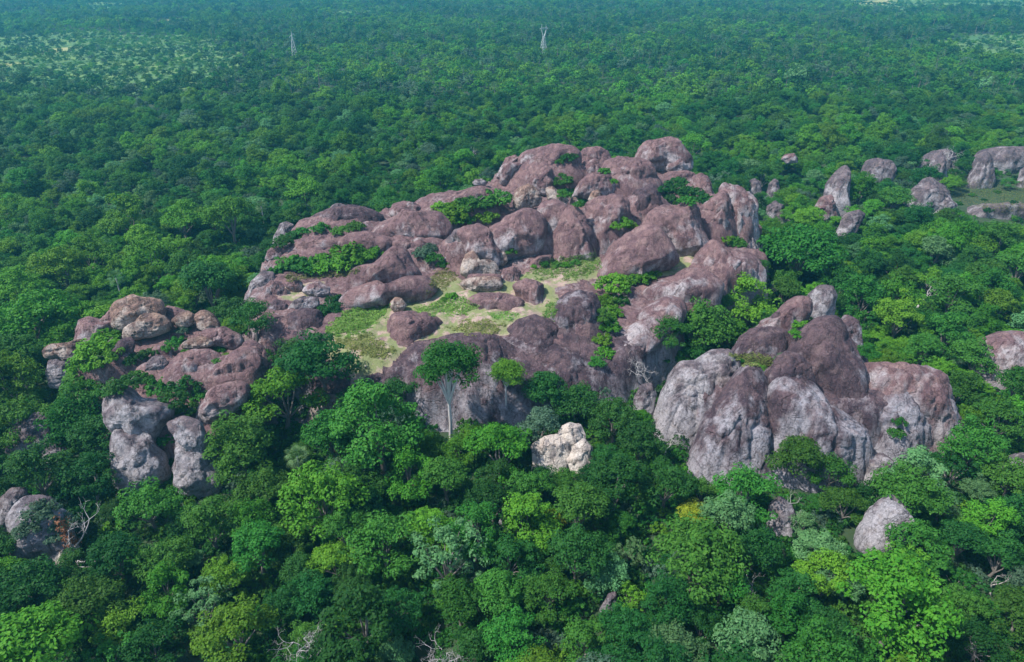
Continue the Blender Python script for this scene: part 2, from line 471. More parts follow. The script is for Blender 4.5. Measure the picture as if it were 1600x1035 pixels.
FILL = []
ROCKS = []          # (outline px, depth, centre, half width, half thickness) kept for clearing the forest
_seed = [0]
def rock(label, pts, zb, mat='c', thick=0.8, pale=0.0, flute=0.5, lump=1.0, sub=None, box=0.85, clear=True, name='rock', cat='rock', group=None, edge=0.5, dome=None, facet=1.0):
    """A solid boulder or dome. Its outline is read off the photograph, its base stands on height zb; the body has real
    depth (thick x its mean half size) about that outline and is broken up by 3-D noise."""
    _seed[0] += 1; sd = _seed[0]
    P = np.array(pts, float)
    if P[:, 0].min() > 1160 and P[:, 1].max() < 400: P[:, 0] = P[:, 0].mean() + (P[:, 0] - P[:, 0].mean()) * .84
    cx, cy = (P.min(0) + P.max(0)) / 2
    yb = P[:, 1].max()
    base = at_z(cx, yb, zb)
    d0 = (base - CAM) @ FWD
    hw = (P[:, 0].max() - P[:, 0].min()) / 2; hh = (yb - P[:, 1].min()) / 2
    D = thick * math.sqrt(hw * hh) * d0 / FPX
    if dome is None: dome = not any(w in label for w in ('boulder draped', 'tan boulder', 'ball boulder', 'round ball', 'mushroom boulder', ' of the layered', 'of the mushroom', 'wedged', 'arched', ' cap ', 'flat topped', 'loaf shaped boulder crest', 'knob tucked', 'knob on', 'perched', 'waist', 'lip ', 'brow', 'overhanging', 'prow', 'cracked pale', 'tilted', 'lone oval', 'rumpled boulder at', 'hooded', 'lichened', 'half dome boulder below', 'upper block', 'lower block', 'rim boulder'))
    d = d0 + (0.9 if dome else 0.45) * D
    k = d / FPX
    c = at_depth(cx, cy, d)
    Q = (P - (cx, cy)) * (k * 1.05, -k * 1.05)
    flat_ = dome and any(w in label for w in ('purple slab', 'pavement', 'ledge under', 'dark ledge', 'base layer'))
    if dome: Q[:, 1] = np.where(Q[:, 1] < 0, Q[:, 1] * (3.0 if flat_ else 1.9), Q[:, 1])
    elif 'boulder' not in label: Q[:, 1] = np.where(Q[:, 1] < 0, Q[:, 1] * 1.2, Q[:, 1])
    # dense outline -> polar radius
    n = len(Q); T = np.linspace(0, 1, 24, endpoint=False)
    dense = np.concatenate([Q[i] * (1 - T[:, None]) + Q[(i + 1) % n] * T[:, None] for i in range(n)])
    ang = np.arctan2(dense[:, 1], dense[:, 0]); rad = np.hypot(dense[:, 0], dense[:, 1])
    bins = np.linspace(-math.pi, math.pi, 181)
    o = np.argsort(ang); ang, rad = ang[o], rad[o]
    rr = np.interp(bins[:-1], np.r_[ang - 2 * math.pi, ang, ang + 2 * math.pi], np.r_[rad, rad, rad])
    ker = np.exp(-0.5 * (np.arange(-6, 7) / 2.2) ** 2); ker /= ker.sum()
    rr = np.convolve(np.r_[rr[-6:], rr, rr[:6]], ker, 'valid')
    size_px = math.sqrt(hw * hh)
    if sub is None: sub = 6 if size_px > 62 else (5 if size_px > 14 else 4)
    V, F = ico(sub)
    V = V.copy(); rg = np.random.default_rng(sd)
    for _ in range(11 if dome else 18):                     # facets
        nn = rg.normal(size=3); nn[2] = -abs(nn[2]) - 0.25 if rg.random() < 0.8 else nn[2]; nn /= np.linalg.norm(nn)
        if abs(nn[2]) < 0.3: continue
        h = V @ nn - rg.uniform(0.70, 0.93)
        V = V - (0.7 if dome else 0.95) * facet * np.where(h > 0, h, 0)[:, None] * nn
    phi = np.arctan2(V[:, 1], V[:, 0]); rho = np.hypot(V[:, 0], V[:, 1])
    rf = np.interp(phi, np.r_[bins[:-1], math.pi], np.r_[rr, rr[0]])
    rho2 = np.sin(np.arcsin(np.clip(rho, 0, 1)))
    w = np.sign(V[:, 2]) * np.abs(V[:, 2]) ** (1.35 if dome and not flat_ and (cx < 1030 or cy < 440) else box)
    a = rf * rho2 * np.cos(phi); b = rf * rho2 * np.sin(phi)
    pos = c + a[:, None] * RGT + b[:, None] * UPV + (w * D)[:, None] * FWD
    V = V / np.linalg.norm(V, axis=1, keepdims=True)
    nrm = V[:, 0:1] * RGT + V[:, 1:2] * UPV + V[:, 2:3] * FWD
    S = size_px * k
    # displacement
    off = sd * 13.7
    q = pos + off
    if cx > 1015 and cy > 440: lump = lump * .6; edge = edge * .3; flute = flute * .55
    ld = lump * (0.6 if dome else 1.0)
    disp = fbm(q / (0.6 * S + 1.0), 3, sd, .42) * 0.13 * S * ld
    r1 = np.abs(noise(q / np.array([0.36 * S + 1.5, 0.36 * S + 1.5, 1.5 * S + 8]), sd + 3))
    disp -= (1 - smooth(0, 0.08, r1)) * 0.06 * S * lump
    disp -= np.abs(noise(q / (0.16 * S + 1.2), sd + 4)) * 0.06 * S * ld
    gr = min(1, S / 6) * flute
    if dome:
        f1_ = (1 - np.abs(noise(q / np.array([5.5, 5.5, 60.0]), sd + 5)) * 2.2).clip(0, 1) ** 3
        f2_ = (1 - np.abs(noise(q / np.array([2.3, 2.3, 30.0]), sd + 6)) * 2.2).clip(0, 1) ** 3
        disp -= (f1_ * 1.7 + f2_ * .8) * gr
    zz = pos[:, 2] + noise(q / 9.0, sd + 7) * 1.6
    st = noise(np.stack([q[:, 0] / 40, q[:, 1] / 40, zz / (3.2 if dome else 1.9)], 1), sd + 8)
    disp -= (1 - smooth(0, 0.05, np.abs(st))) * (0.45 if dome else .7) * edge * min(1, S / 5)
    ck = np.abs(noise(q / np.array([0.5 * S + 2, 0.5 * S + 2, 0.5 * S + 2]), sd + 11))
    disp -= (1 - smooth(0, 0.03, ck)) * .5 * min(1, S / 5)
    disp += fbm(q / 1.6, 3, sd + 9) * 0.16 * min(1, S / 4)
    front = 0.35 + 0.65 * np.clip(1 - rho ** 6, 0, 1)          # keep the outline close to the traced one
    pos = pos + nrm * (disp * front)[:, None]
    if dome:                                                # the foot of a dome flares into the ground
        tt = np.clip((c[2] - pos[:, 2]) / (hh * k + 1e-6), 0, 1.6)
        off2 = pos - c; fl_ = 1 + (0.5 if flat_ else 0.22) * tt ** 2
        pos[:, 0] = c[0] + off2[:, 0] * fl_; pos[:, 1] = c[1] + off2[:, 1] * (1 + (0.35 if flat_ else 0.10) * tt ** 2)
    hrel = (b - b.min()) / (b.max() - b.min() + 1e-6)
    crustv = hrel * 1.25 - 0.05 - pale + fbm(q / (0.4 * S + 1.2), 3, sd + 20) * 0.7
    me = mesh_np(name, pos - base, F, RM[mat], True, {'crust': crustv})
    ob = link(name, me, None, base)
    tag(ob, label, cat, group)
    ztop = c[2] + (cy - P[:, 1].min()) * k * math.cos(PITCH)
    fr_ = 1.38 if cx < 1030 or cy < 440 else 1.12
    if dome and hw * k > 3: FILL.append((c[0], c[1] + .15 * hh * k, hw * k * fr_, max(D, .75 * hw * k) * fr_, zb, ztop if fr_ > 1.2 else zb + (ztop - zb) * .85))
    if clear: ROCKS.append((np.array([cx, cy]) + (P - (cx, cy)) * (0.78 if cy < 345 and cx > 1190 else 0.96), d, c, hw * k, D))
    return ob

fp = floor_px
# --- A: stacked outcrop on the left
rock('largest rounded tan boulder crowning the stacked left outcrop', [(174,484),(186,471),(208,461),(235,460),(251,470),(256,484),(250,500),(225,515),(195,518),(179,513),(175,498)], 18, 't', pale=-.2)
rock('cracked tan overhanging boulder leaning below the crowning boulder', [(194,530),(196,513),(207,503),(221,490),(240,489),(258,495),(266,506),(263,516),(250,522),(235,527),(210,532)], 17, 't', pale=-.1)
rock('low purple hump behind the crowning boulder of left outcrop', [(248,488),(262,477),(278,480),(294,488),(292,502),(255,503)], 18.5, 'c', pale=-.4)
rock('tan boulder next to the paired cap boulders of left outcrop', [(268,502),(280,488),(293,486),(303,492),(306,501),(299,508),(290,513),(276,511)], 18, 't', pale=-.1)
rock('arched cap boulder sheltering a hollow on left outcrop', [(297,498),(310,486),(321,485),(333,492),(342,504),(344,513),(330,512),(310,510)], 18, 't', pale=-.3)
rock('rounded knob tucked under the arched cap boulder', [(308,502),(314,497),(330,497),(341,505),(344,513),(335,518),(318,518),(309,512)], 17.6, 't')
rock('orange stained rock shoulder below the arched cap boulder', [(308,522),(325,514),(348,511),(362,516),(375,524),(380,534),(370,546),(350,546),(325,538)], 15.5, 'c', pale=-.2)
rock('flat topped boulder lying like a loaf on left outcrop', [(284,540),(292,531),(303,526),(320,527),(337,532),(333,540),(318,545),(300,547),(288,546)], 16.3, 't', thick=.9)
rock('broad sloping slab beneath the loaf shaped boulder', [(252,588),(262,570),(280,552),(300,546),(328,546),(343,553),(350,568),(335,590),(300,602),(265,602)], 14.2, 'c', pale=.1)
rock('small dark boulder among bushes on left outcrop', [(234,548),(243,540),(258,538),(267,545),(269,555),(258,560),(240,560)], 15.8, 'c')
rock('wedge of grey rock below the small dark boulder', [(212,590),(226,569),(240,557),(254,556),(264,568),(258,584),(238,596),(220,597)], 14.6, 'g', pale=-.1)
rock('steep dark slab on the flank of left outcrop', [(138,588),(146,566),(160,550),(180,536),(203,526),(210,538),(204,556),(202,575),(190,592),(160,602)], 13.5, 'd', pale=-.2, thick=.7)
rock('large purple dome closing the right end of left outcrop', [(316,596),(333,573),(355,556),(372,545),(392,543),(403,552),(407,566),(404,582),(396,600),(370,614),(340,614),(323,608)], 13, 'c', pale=0)
rock('outer purple dome leaning behind the large purple dome', [(370,548),(384,533),(396,532),(410,540),(420,553),(430,567),(426,582),(405,590),(388,575)], 13.5, 'c', pale=-.2)
rock('brown bulge hanging beneath the large purple dome', [(306,652),(314,630),(325,613),(340,604),(364,596),(384,598),(392,612),(384,632),(358,646),(332,664),(314,666)], 10, 'c', pale=.1)
rock('upper lip of split ledge beside lime bush', [(70,549),(78,538),(95,537),(108,535),(124,528),(128,545),(120,563),(108,566),(92,561),(73,557)], 12.5, 't', pale=.1)
rock('lower lip of split ledge beside lime bush', [(70,562),(85,562),(108,568),(114,582),(102,602),(80,602),(70,582)], 9, 'g', pale=.1)
rock('blunt purple boulder at the left shoulder of left outcrop', [(118,516),(123,500),(138,494),(152,498),(170,502),(182,500),(182,514),(172,530),(140,536),(121,532)], 16, 'c')
rock('rust brown rock pressed against the crowning boulder', [(155,503),(172,483),(184,500),(184,517),(160,516)], 17.5, 'c', pale=-.4)
rock('huge overhanging grey block on the left outcrop cliff', [(156,636),(164,616),(180,607),(198,606),(216,618),(240,624),(264,632),(264,652),(244,668),(230,694),(214,694),(199,680),(180,667),(164,657)], 10.5, 'g', pale=0.2, thick=.9)
rock('pale pillar under the huge overhanging grey block', [(182,668),(240,674),(256,720),(262,755),(215,780),(182,764),(180,715)], 0, 'g', pale=.5, thick=.9)
rock('grey prow of rock between two cliff bushes', [(260,662),(284,651),(312,658),(322,680),(320,706),(308,718),(290,700),(273,677)], 8.5, 'g', pale=0.25)
rock('pale pillar under the grey prow of rock', [(272,686),(314,692),(334,725),(348,752),(332,780),(286,776),(270,738)], 0, 'g', pale=.5, thick=.9)
rock('grey dome low on the flank of left outcrop', [(3,700),(15,675),(32,655),(52,643),(68,645),(78,665),(84,695),(62,718),(28,718)], 3, 'g', pale=.0)
rock('small grey rock beside the low grey dome', [(66,708),(76,693),(94,690),(106,702),(100,718),(78,722)], 3, 'g')
rock('pale rounded boulder draped in grey creeper', [(16,862),(20,805),(38,776),(72,778),(95,800),(112,842),(104,876),(62,890),(28,880)], 0, 'g', pale=0.5, flute=.3)
rock('curved grey boulder behind the creeper draped boulder', [(-12,812),(4,775),(18,762),(40,762),(44,780),(30,812),(8,828)], 3, 'g', pale=.2)
rock('white boulder at the foot of the creeper draped boulder', [(23,878),(30,863),(50,861),(61,875),(56,890),(34,893)], .3, 'w')
rock('pale lump under the bleached branching snag', [(64,872),(74,850),(100,847),(122,850),(127,868),(112,884),(85,889)], .3, 'w', pale=.1)
rock('flat pale rock in dark undergrowth', [(10,996),(22,984),(45,982),(60,992),(54,1006),(22,1008)], .2, 'w', thick=1.0)

rock('recessed dark cliff wall between the pale pillars', [(186,668),(200,632),(250,622),(310,630),(340,660),(350,705),(335,748),(270,758),(205,748)], -3, 'g', pale=.25, thick=.5)
# --- B: central massif, front
rock('long dark dome with pale foot behind the umbrella tree', [(594,590),(625,558),(646,533),(683,526),(737,522),(776,525),(812,545),(834,575),(842,615),(825,655),(740,662),(650,648),(600,625)], 2, 'd', pale=0.02, thick=.62, lump=.7)
rock('smooth dark dome rising over the long dark dome', [(768,550),(785,521),(804,503),(832,492),(856,498),(875,512),(897,533),(900,560),(872,590),(820,592),(782,575)], 8, 'd', pale=-.25, lump=.6)
rock('pale footed lobe at the end of long dark dome', [(824,604),(838,566),(860,548),(885,543),(908,548),(921,566),(931,594),(924,625),(880,648),(838,640)], 3, 'd', pale=0.2, lump=.7)
rock('egg shaped purple dome beside the green gully', [(860,497),(869,474),(886,459),(906,455),(930,460),(940,481),(936,514),(926,556),(905,560),(882,534),(866,514)], 12, 'd', pale=0.15, lump=.6)
rock('craggy summit of the diagonal ridge', [(1080,414),(1095,390),(1113,374),(1130,386),(1160,394),(1184,401),(1197,421),(1186,446),(1150,456),(1120,464),(1093,456),(1078,434)], 15, 'c', pale=0.12)
rock('middle swell of the diagonal ridge', [(996,476),(1008,453),(1030,440),(1050,430),(1075,418),(1102,423),(1130,445),(1118,470),(1088,490),(1050,502),(1016,500)], 13, 'c', pale=0.25)
rock('narrow swell stepping down the diagonal ridge', [(982,524),(998,490),(1020,474),(1045,462),(1070,464),(1080,482),(1066,508),(1048,535),(1020,556),(992,552)], 10, 'c', pale=0.28)
rock('white streaked foot of the diagonal ridge', [(926,576),(938,547),(955,525),(975,511),(1000,499),(1032,503),(1042,522),(1022,550),(1004,580),(988,612),(964,618),(942,602)], 3, 'c', pale=0.45)
rock('fluted brown dome with parallel grooves', [(934,432),(941,402),(955,378),(985,361),(1012,349),(1030,358),(1046,380),(1060,407),(1044,420),(1010,430),(975,442),(944,446)], 17, 'c', pale=-.3, flute=1.5, lump=.6)
rock('tall purple dome behind the fluted brown dome', [(1000,356),(1016,332),(1040,320),(1070,316),(1092,322),(1100,350),(1107,384),(1088,400),(1060,404),(1030,385)], 19.5, 'c', pale=-.2, flute=1.2)
rock('ribbed buttress joining the pale cliff end', [(1084,328),(1100,318),(1118,304),(1132,298),(1140,308),(1143,340),(1146,380),(1128,394),(1104,386),(1088,355)], 19.5, 'c', pale=.1, flute=1.2)
rock('tall pale cliff end facing the spreading tree', [(1120,300),(1131,286),(1148,284),(1160,288),(1175,296),(1184,312),(1186,348),(1182,390),(1166,412),(1146,398),(1136,340)], 14, 'c', pale=0.5, flute=1.2)
# back crest
rock('arched brow over a dark cave on the crest', [(773,279),(781,262),(790,249),(806,242),(820,247),(822,260),(806,258),(796,263),(786,272),(780,283)], 27.5, 'c', pale=-.1, thick=1.4)
rock('massive block with shrub pocket on the crest', [(808,284),(808,252),(820,237),(845,229),(866,226),(895,229),(906,238),(908,262),(896,272),(872,276),(850,280),(828,294)], 27, 'c', pale=-.1, thick=.7)
rock('reddish tilted block under the crest shrubs', [(829,284),(840,268),(852,259),(864,262),(864,288),(852,302),(838,296)], 26.5, 'c', pale=-.35)
rock('squared purple block with pebbled top on the crest', [(903,254),(908,235),(920,228),(935,229),(950,236),(957,252),(942,264),(914,266)], 29, 'c', pale=-.2)
rock('shoulder rock between the crest blocks', [(900,268),(912,252),(930,248),(944,255),(942,276),(922,284),(903,280)], 28.2, 'c', pale=-.1)
rock('half dome boulder below the crest blocks', [(892,308),(905,285),(920,273),(935,271),(952,275),(962,290),(960,307),(945,312),(920,312)], 26.5, 'c', pale=-.2)
rock('little boulder wedged below the half dome boulder', [(918,312),(924,300),(933,297),(941,306),(937,316),(924,318)], 26, 't')
rock('broad square shouldered dome of the crest', [(936,272),(945,253),(965,246),(1000,247),(1016,254),(1025,270),(1023,288),(1005,302),(985,308),(962,304),(946,290)], 27, 'c', pale=-.2)
rock('dark undercut block below the square shouldered dome', [(976,326),(990,300),(1020,286),(1031,305),(1042,322),(1028,338),(1010,348),(986,346)], 23.5, 'd', pale=-.3, thick=.8)
rock('cream streaked wall beneath the half dome boulder', [(906,345),(914,318),(935,308),(962,304),(982,312),(988,345),(978,372),(950,392),(922,392),(912,372)], 21.2, 'c', pale=-.05, flute=.9)
rock('lower purple wall swelling toward the grass', [(866,392),(872,345),(882,328),(896,320),(914,336),(924,362),(926,392),(900,412),(880,408)], 20, 'c', pale=-.2, flute=.9)
rock('purple wall beside the flat green bush', [(944,352),(958,332),(980,328),(1004,338),(1006,350),(985,364),(960,370)], 22.4, 'c', pale=-.2)
rock('broad purple wall under the perched boulder', [(748,400),(760,366),(772,350),(790,338),(812,328),(834,326),(850,340),(858,375),(848,402),(810,408),(772,408)], 20.2, 'c', pale=-.2, lump=.7)
rock('triangular facet standing out from the broad purple wall', [(806,402),(809,365),(818,346),(828,335),(840,350),(853,372),(868,390),(848,402),(824,406)], 20, 'c', pale=-.1, lump=.7)
rock('cream veined wall right of the perched boulder', [(838,330),(848,318),(866,312),(886,322),(892,340),(880,362),(872,392),(856,392),(846,360)], 20.8, 'c', pale=.05)
rock('perched tan boulder on the broad purple wall', [(802,319),(804,303),(812,292),(825,288),(838,295),(847,312),(841,321),(825,326),(808,328)], 25.5, 't', pale=-.1)
rock('tilted cream slab beside the perched tan boulder', [(852,294),(862,291),(876,302),(888,313),(882,327),(868,326),(856,312)], 25.5, 't', pale=.3)
rock('small pale block at the edge of crest bushes', [(890,318),(893,309),(900,308),(905,317),(903,328),(893,330)], 25, 't', pale=.2)
rock('grey faced block with overhang above dry grass', [(689,400),(694,378),(708,361),(722,354),(742,366),(742,396),(724,412),(704,406)], 20.6, 'g', pale=.0, flute=.8)
rock('brown ridge backed block above the layered mushroom rock', [(713,364),(730,350),(748,348),(762,356),(773,372),(784,396),(780,412),(758,418),(733,412),(726,388)], 20.2, 'c', pale=-.2)
rock('pitted cap of the layered mushroom rock', [(719,422),(727,399),(740,388),(750,406),(766,406),(777,414),(783,429),(760,432),(735,431),(721,426)], 20.2, 't', pale=.15, lump=.7)
rock('thin waist layer of the mushroom rock', [(726,441),(732,428),(756,428),(782,429),(784,438),(760,443)], 19.3, 'c', pale=-.4, lump=.4, clear=False)
rock('bulging base layer of the mushroom rock', [(717,444),(730,435),(758,432),(781,434),(786,448),(768,455),(736,454)], 18.7, 't', pale=.1, thick=1.0, lump=.6)
rock('yellow lichened boulder behind the mushroom rock', [(774,396),(782,392),(791,396),(794,409),(786,417),(773,412)], 19.6, 't', pale=.1)
rock('low dark ledge behind the mushroom rock base', [(776,434),(786,420),(802,416),(815,424),(804,438),(786,441)], 18.8, 'c', pale=-.1)
rock('pointed brown dome with undercut rim above the meadow', [(539,462),(546,432),(555,420),(582,411),(599,393),(617,385),(633,389),(645,412),(663,436),(640,443),(615,451),(585,454)], 19.2, 'c', pale=-.4, lump=.6)
rock('ledge under the rim of the pointed brown dome', [(528,470),(552,452),(590,440),(630,432),(664,432),(684,450),(672,466),(634,476),(600,482),(555,486)], 16.6, 'c', pale=-.25, thick=1.3, lump=.6)
rock('round ball boulder balanced on the purple slab', [(607,478),(610,470),(618,464),(628,466),(636,477),(630,486),(615,487)], 18.6, 't', pale=-.1)
rock('smooth purple slab carrying the ball boulder', [(592,518),(604,500),(620,488),(640,486),(670,489),(690,502),(698,514),(672,524),(645,532),(613,532)], 16.4, 'c', pale=-.4, lump=.5, thick=1.3, dome=True)
rock('broad brown hump below the round bush', [(576,376),(588,352),(612,337),(640,326),(668,324),(692,335),(708,356),(698,378),(660,386),(616,388)], 20.8, 'c', pale=-.3)
rock('dark knob on the skyline of the brown hump', [(608,334),(614,319),(630,313),(648,318),(668,324),(660,340),(625,342)], 23.5, 'c', pale=-.2)
rock('thin rising rib leading to the crest', [(655,332),(690,315),(715,300),(735,293),(756,291),(774,300),(766,316),(722,328),(688,342)], 24, 'c', pale=.0)
rock('mushroom boulder perched alone on the rising rib', [(738,286),(742,280),(752,279),(763,285),(757,290),(742,290)], 26.5, 'g', sub=4)
rock('dark scoop sided dome at the far left of plateau', [(470,356),(488,338),(518,325),(545,320),(572,325),(600,337),(596,356),(572,370),(530,374),(492,374)], 21.5, 'd', pale=-.1)
rock('grey knob on top of the scoop sided dome', [(512,332),(518,320),(532,317),(546,324),(544,334),(526,337)], 25, 'g')
rock('pinkish strip of rock behind the long green thicket', [(443,400),(458,379),(480,372),(505,368),(532,364),(550,374),(546,394),(515,408),(480,410),(450,408)], 19.8, 'c', pale=-.1)
rock('rounded brown strip rock meeting the thicket end', [(526,380),(545,365),(570,362),(597,368),(622,375),(620,394),(590,404),(552,402),(536,394)], 20, 'c', pale=-.2)
rock('low rippled rock behind the grey shrub', [(586,380),(625,366),(660,368),(695,376),(702,392),(680,406),(650,404),(620,396)], 20, 'c', pale=-.1)
rock('upper block of the cleft pillar at plateau end', [(414,405),(420,392),(428,385),(440,384),(450,390),(447,403),(432,408)], 19.8, 'c', pale=-.1)
rock('lower block of the cleft pillar at plateau end', [(411,416),(420,407),(440,406),(449,411),(441,421),(425,425),(414,421)], 18.8, 'c', pale=.0)
rock('grey split rock among bushes beyond the cleft pillar', [(429,364),(437,350),(448,346),(460,352),(457,364),(446,372),(433,371)], 16, 'g', pale=.1)
rock('pale sloping slab at the plateau left edge', [(376,470),(393,440),(410,423),(428,426),(430,452),(410,472),(390,480)], 12, 'g', pale=.35, thick=.7)
rock('rounded purple boulder on the plateau left rim', [(408,464),(413,448),(424,438),(438,440),(448,452),(446,466),(430,473),(414,471)], 17.4, 'c', pale=-.1)
rock('small red boulder beside the rounded rim boulder', [(446,454),(450,438),(460,432),(471,440),(474,453),(460,458)], 18, 'c', pale=-.3)
rock('grey and purple boulder tilted on the rim', [(472,456),(481,442),(498,440),(515,448),(515,462),(498,467),(484,464)], 17.8, 'c', pale=.05)
rock('flat grey cap rock over the dark gully wall', [(449,485),(459,470),(475,463),(496,465),(499,476),(486,484),(465,487)], 17, 'g', pale=.1)
rock('dark gully wall below the flat grey cap rock', [(448,492),(470,482),(500,486),(509,510),(514,534),(492,556),(464,556),(452,524)], 9, 'd', pale=-.1)
rock('dark block under the rounded rim boulder', [(416,478),(432,468),(449,472),(454,488),(450,508),(430,510),(416,496)], 13, 'd', pale=-.2)
rock('pale grey cliff showing between dark trees', [(386,526),(394,508),(420,502),(441,506),(440,530),(415,538),(392,536)], 7, 'g', pale=.5, thick=.8)
rock('low dome at the foot of dark gully wall', [(467,530),(479,513),(495,510),(510,521),(512,544),(492,554),(470,550)], 9, 'c', pale=-.1)
rock('dark sloping slab below the two hikers', [(545,622),(556,600),(572,588),(592,581),(608,594),(604,622),(572,636),(548,634)], 5, 'd', pale=-.1, thick=.7)
rock('pale sandy rock at the bottom of plateau slope', [(482,638),(500,620),(520,616),(540,624),(550,642),(526,656),(492,654)], 4, 't', pale=.2)
rock('flat purple slab in the middle of the grassy floor', [(728,470),(748,458),(785,457),(818,468),(824,484),(792,490),(752,486)], 17.6, 'c', pale=-.3, lump=.4, thick=1.3)
rock('purple pavement slab left of the egg shaped dome', [(800,446),(822,432),(850,444),(858,466),(842,476),(812,460)], 17.8, 'c', pale=-.2, lump=.4, thick=1.3)
rock('small purple slab beneath the triangular facet', [(808,418),(828,403),(862,398),(866,410),(838,423)], 18.8, 'c', pale=-.2, lump=.4, thick=1.3)
# crest right
rock('great rumpled boulder at the far end of the crest', [(993,248),(998,232),(1012,218),(1035,213),(1062,219),(1073,235),(1082,252),(1079,266),(1050,268),(1024,266),(1004,256)], 27, 'c', pale=-.1, lump=1.3)
rock('hooded knob jutting from the rumpled boulder', [(1040,263),(1049,250),(1062,243),(1073,250),(1082,265),(1065,271),(1045,269)], 26.5, 'c', pale=.0)
rock('reddish pedestal under the rumpled boulder', [(1035,276),(1045,268),(1070,266),(1088,270),(1084,288),(1050,288)], 24, 'c', pale=-.3)
rock('sloping shoulder rock beyond the rumpled boulder', [(1078,288),(1083,275),(1095,270),(1105,275),(1114,290),(1122,308),(1106,314),(1088,300)], 20, 'c', pale=-.1)

# --- C: scattered outcrops behind on the right
rock('lone oval boulder resting on treetops level rock', [(1217,248),(1226,241),(1240,240),(1251,246),(1249,255),(1230,256)], 12, 'c')
rock('stubby grey finger rock beside its twin', [(1164,304),(1169,283),(1180,277),(1190,282),(1195,304)], 5, 'g', pale=-.1)
rock('pointed grey finger rock beside its twin', [(1194,304),(1200,287),(1210,279),(1218,283),(1222,303)], 5, 'g', pale=-.1)
rock('dim low rock below the grey finger rocks', [(1186,342),(1196,322),(1212,313),(1228,320),(1236,342)], 4, 'g', pale=-.1)
rock('sharp leaning fin of rock among trees', [(1274,326),(1288,286),(1305,268),(1322,258),(1330,265),(1332,292),(1336,330),(1312,336),(1285,336)], 4, 'g', pale=.1)
rock('round brown rock at the foot of the leaning fin', [(1268,326),(1281,309),(1298,305),(1310,318),(1314,344),(1292,344)], 3.5, 'c', pale=-.1)
rock('half hidden sloping rock behind the spreading tree', [(1296,366),(1318,334),(1345,327),(1358,336),(1336,360),(1308,372)], 3, 'g')
rock('wide low rock wall beside the leaning fin', [(1338,272),(1348,251),(1375,247),(1396,250),(1406,264),(1390,286),(1352,286)], 4, 'g', pale=-.1)
rock('slim tower rock in front of back ridge', [(1440,282),(1448,260),(1461,238),(1475,233),(1483,250),(1482,286),(1460,296)], 4, 'g', pale=.0)
rock('back ridge rock left of the slim tower', [(1428,264),(1434,248),(1450,237),(1480,233),(1500,241),(1502,262),(1460,268)], 4, 'g', pale=-.1)
rock('slumped dark dome before the slim tower', [(1396,326),(1418,299),(1438,282),(1455,277),(1476,288),(1488,306),(1502,326),(1468,336),(1425,334)], 2, 'g', pale=.0)
rock('leaning molar shaped rock on the grassy clearing', [(1503,290),(1514,268),(1529,240),(1542,236),(1554,248),(1557,274),(1546,287),(1518,294)], 2.5, 'g', pale=-.05)
rock('long back ridge rock beyond the grassy clearing', [(1496,256),(1520,236),(1560,229),(1600,231),(1660,240),(1660,262),(1580,266)], 4, 'g', pale=-.15)
rock('rounded rock at the clearing edge by back ridge', [(1588,282),(1592,265),(1604,258),(1620,266),(1622,288),(1600,292)], 2.5, 'g')
rock('flat grey rock pavement before the grassy clearing', [(1478,338),(1510,322),(1560,320),(1610,326),(1630,345),(1580,352),(1510,350)], -.5, 'g', pale=.15, thick=2.2, lump=.4)
rock('pale foot of the slumped dark dome', [(1452,322),(1462,308),(1480,306),(1498,318),(1500,332),(1470,338)], 1.5, 'g', pale=.3)

# --- D: right massif
rock('pale left flank of the fluted right massif', [(1022,664),(1034,616),(1047,588),(1066,565),(1087,566),(1110,548),(1143,545),(1157,572),(1152,606),(1128,636),(1097,664),(1060,684)], 4, 'g', pale=0.45, flute=1.2, lump=.8)
rock('leaning front buttress of the right massif', [(1066,722),(1104,648),(1145,596),(1161,572),(1184,571),(1201,606),(1200,662),(1199,716),(1160,752),(1112,768)], 0, 'd', pale=0.22, flute=1.0, thick=.7, lump=.8)
rock('white streaked central buttress of the right massif', [(1194,712),(1198,640),(1204,604),(1220,590),(1250,589),(1277,600),(1302,624),(1327,645),(1348,670),(1356,708),(1325,756),(1278,780),(1222,766)], 0, 'd', pale=0.45, flute=1.0, thick=.7, lump=.7)
rock('dark peaked summit of the right massif', [(1234,548),(1249,522),(1268,505),(1285,496),(1303,494),(1315,505),(1326,530),(1338,556),(1352,578),(1348,606),(1312,622),(1270,606),(1242,578)], 14.5, 'd', pale=-.35, flute=.8)
rock('small dark peak nested before the summit', [(1201,582),(1214,558),(1230,548),(1246,552),(1263,568),(1272,588),(1248,606),(1214,602)], 20, 'd', pale=-.35)
rock('wide right shoulder of the right massif', [(1330,596),(1350,567),(1372,559),(1396,560),(1430,570),(1456,577),(1479,595),(1494,620),(1502,650),(1494,690),(1450,704),(1398,700),(1354,660)], 3, 'c', pale=0.25, flute=.9)
rock('rounded front lobe below the right shoulder', [(1340,692),(1343,640),(1354,615),(1375,601),(1396,600),(1421,615),(1442,640),(1450,676),(1436,706),(1395,724),(1362,724)], 1, 'd', pale=0.45, flute=1.0)
rock('dark hump above the pale left flank', [(1138,552),(1158,526),(1175,513),(1200,511),(1226,515),(1236,538),(1222,558),(1185,566),(1150,562)], 18, 'd', pale=-.2)
rock('white tipped ridge climbing behind the massif', [(1168,516),(1180,500),(1205,499),(1224,478),(1244,462),(1264,466),(1266,488),(1246,510),(1228,528),(1192,524)], 17, 'c', pale=.1)
rock('pale knob crowning the white tipped ridge', [(1260,490),(1265,459),(1280,446),(1298,447),(1306,462),(1300,486),(1280,500)], 16, 'g', pale=.35)
rock('square headed block standing behind the summit', [(1310,510),(1321,491),(1340,494),(1347,520),(1342,545),(1324,542)], 13, 'd', pale=.1)
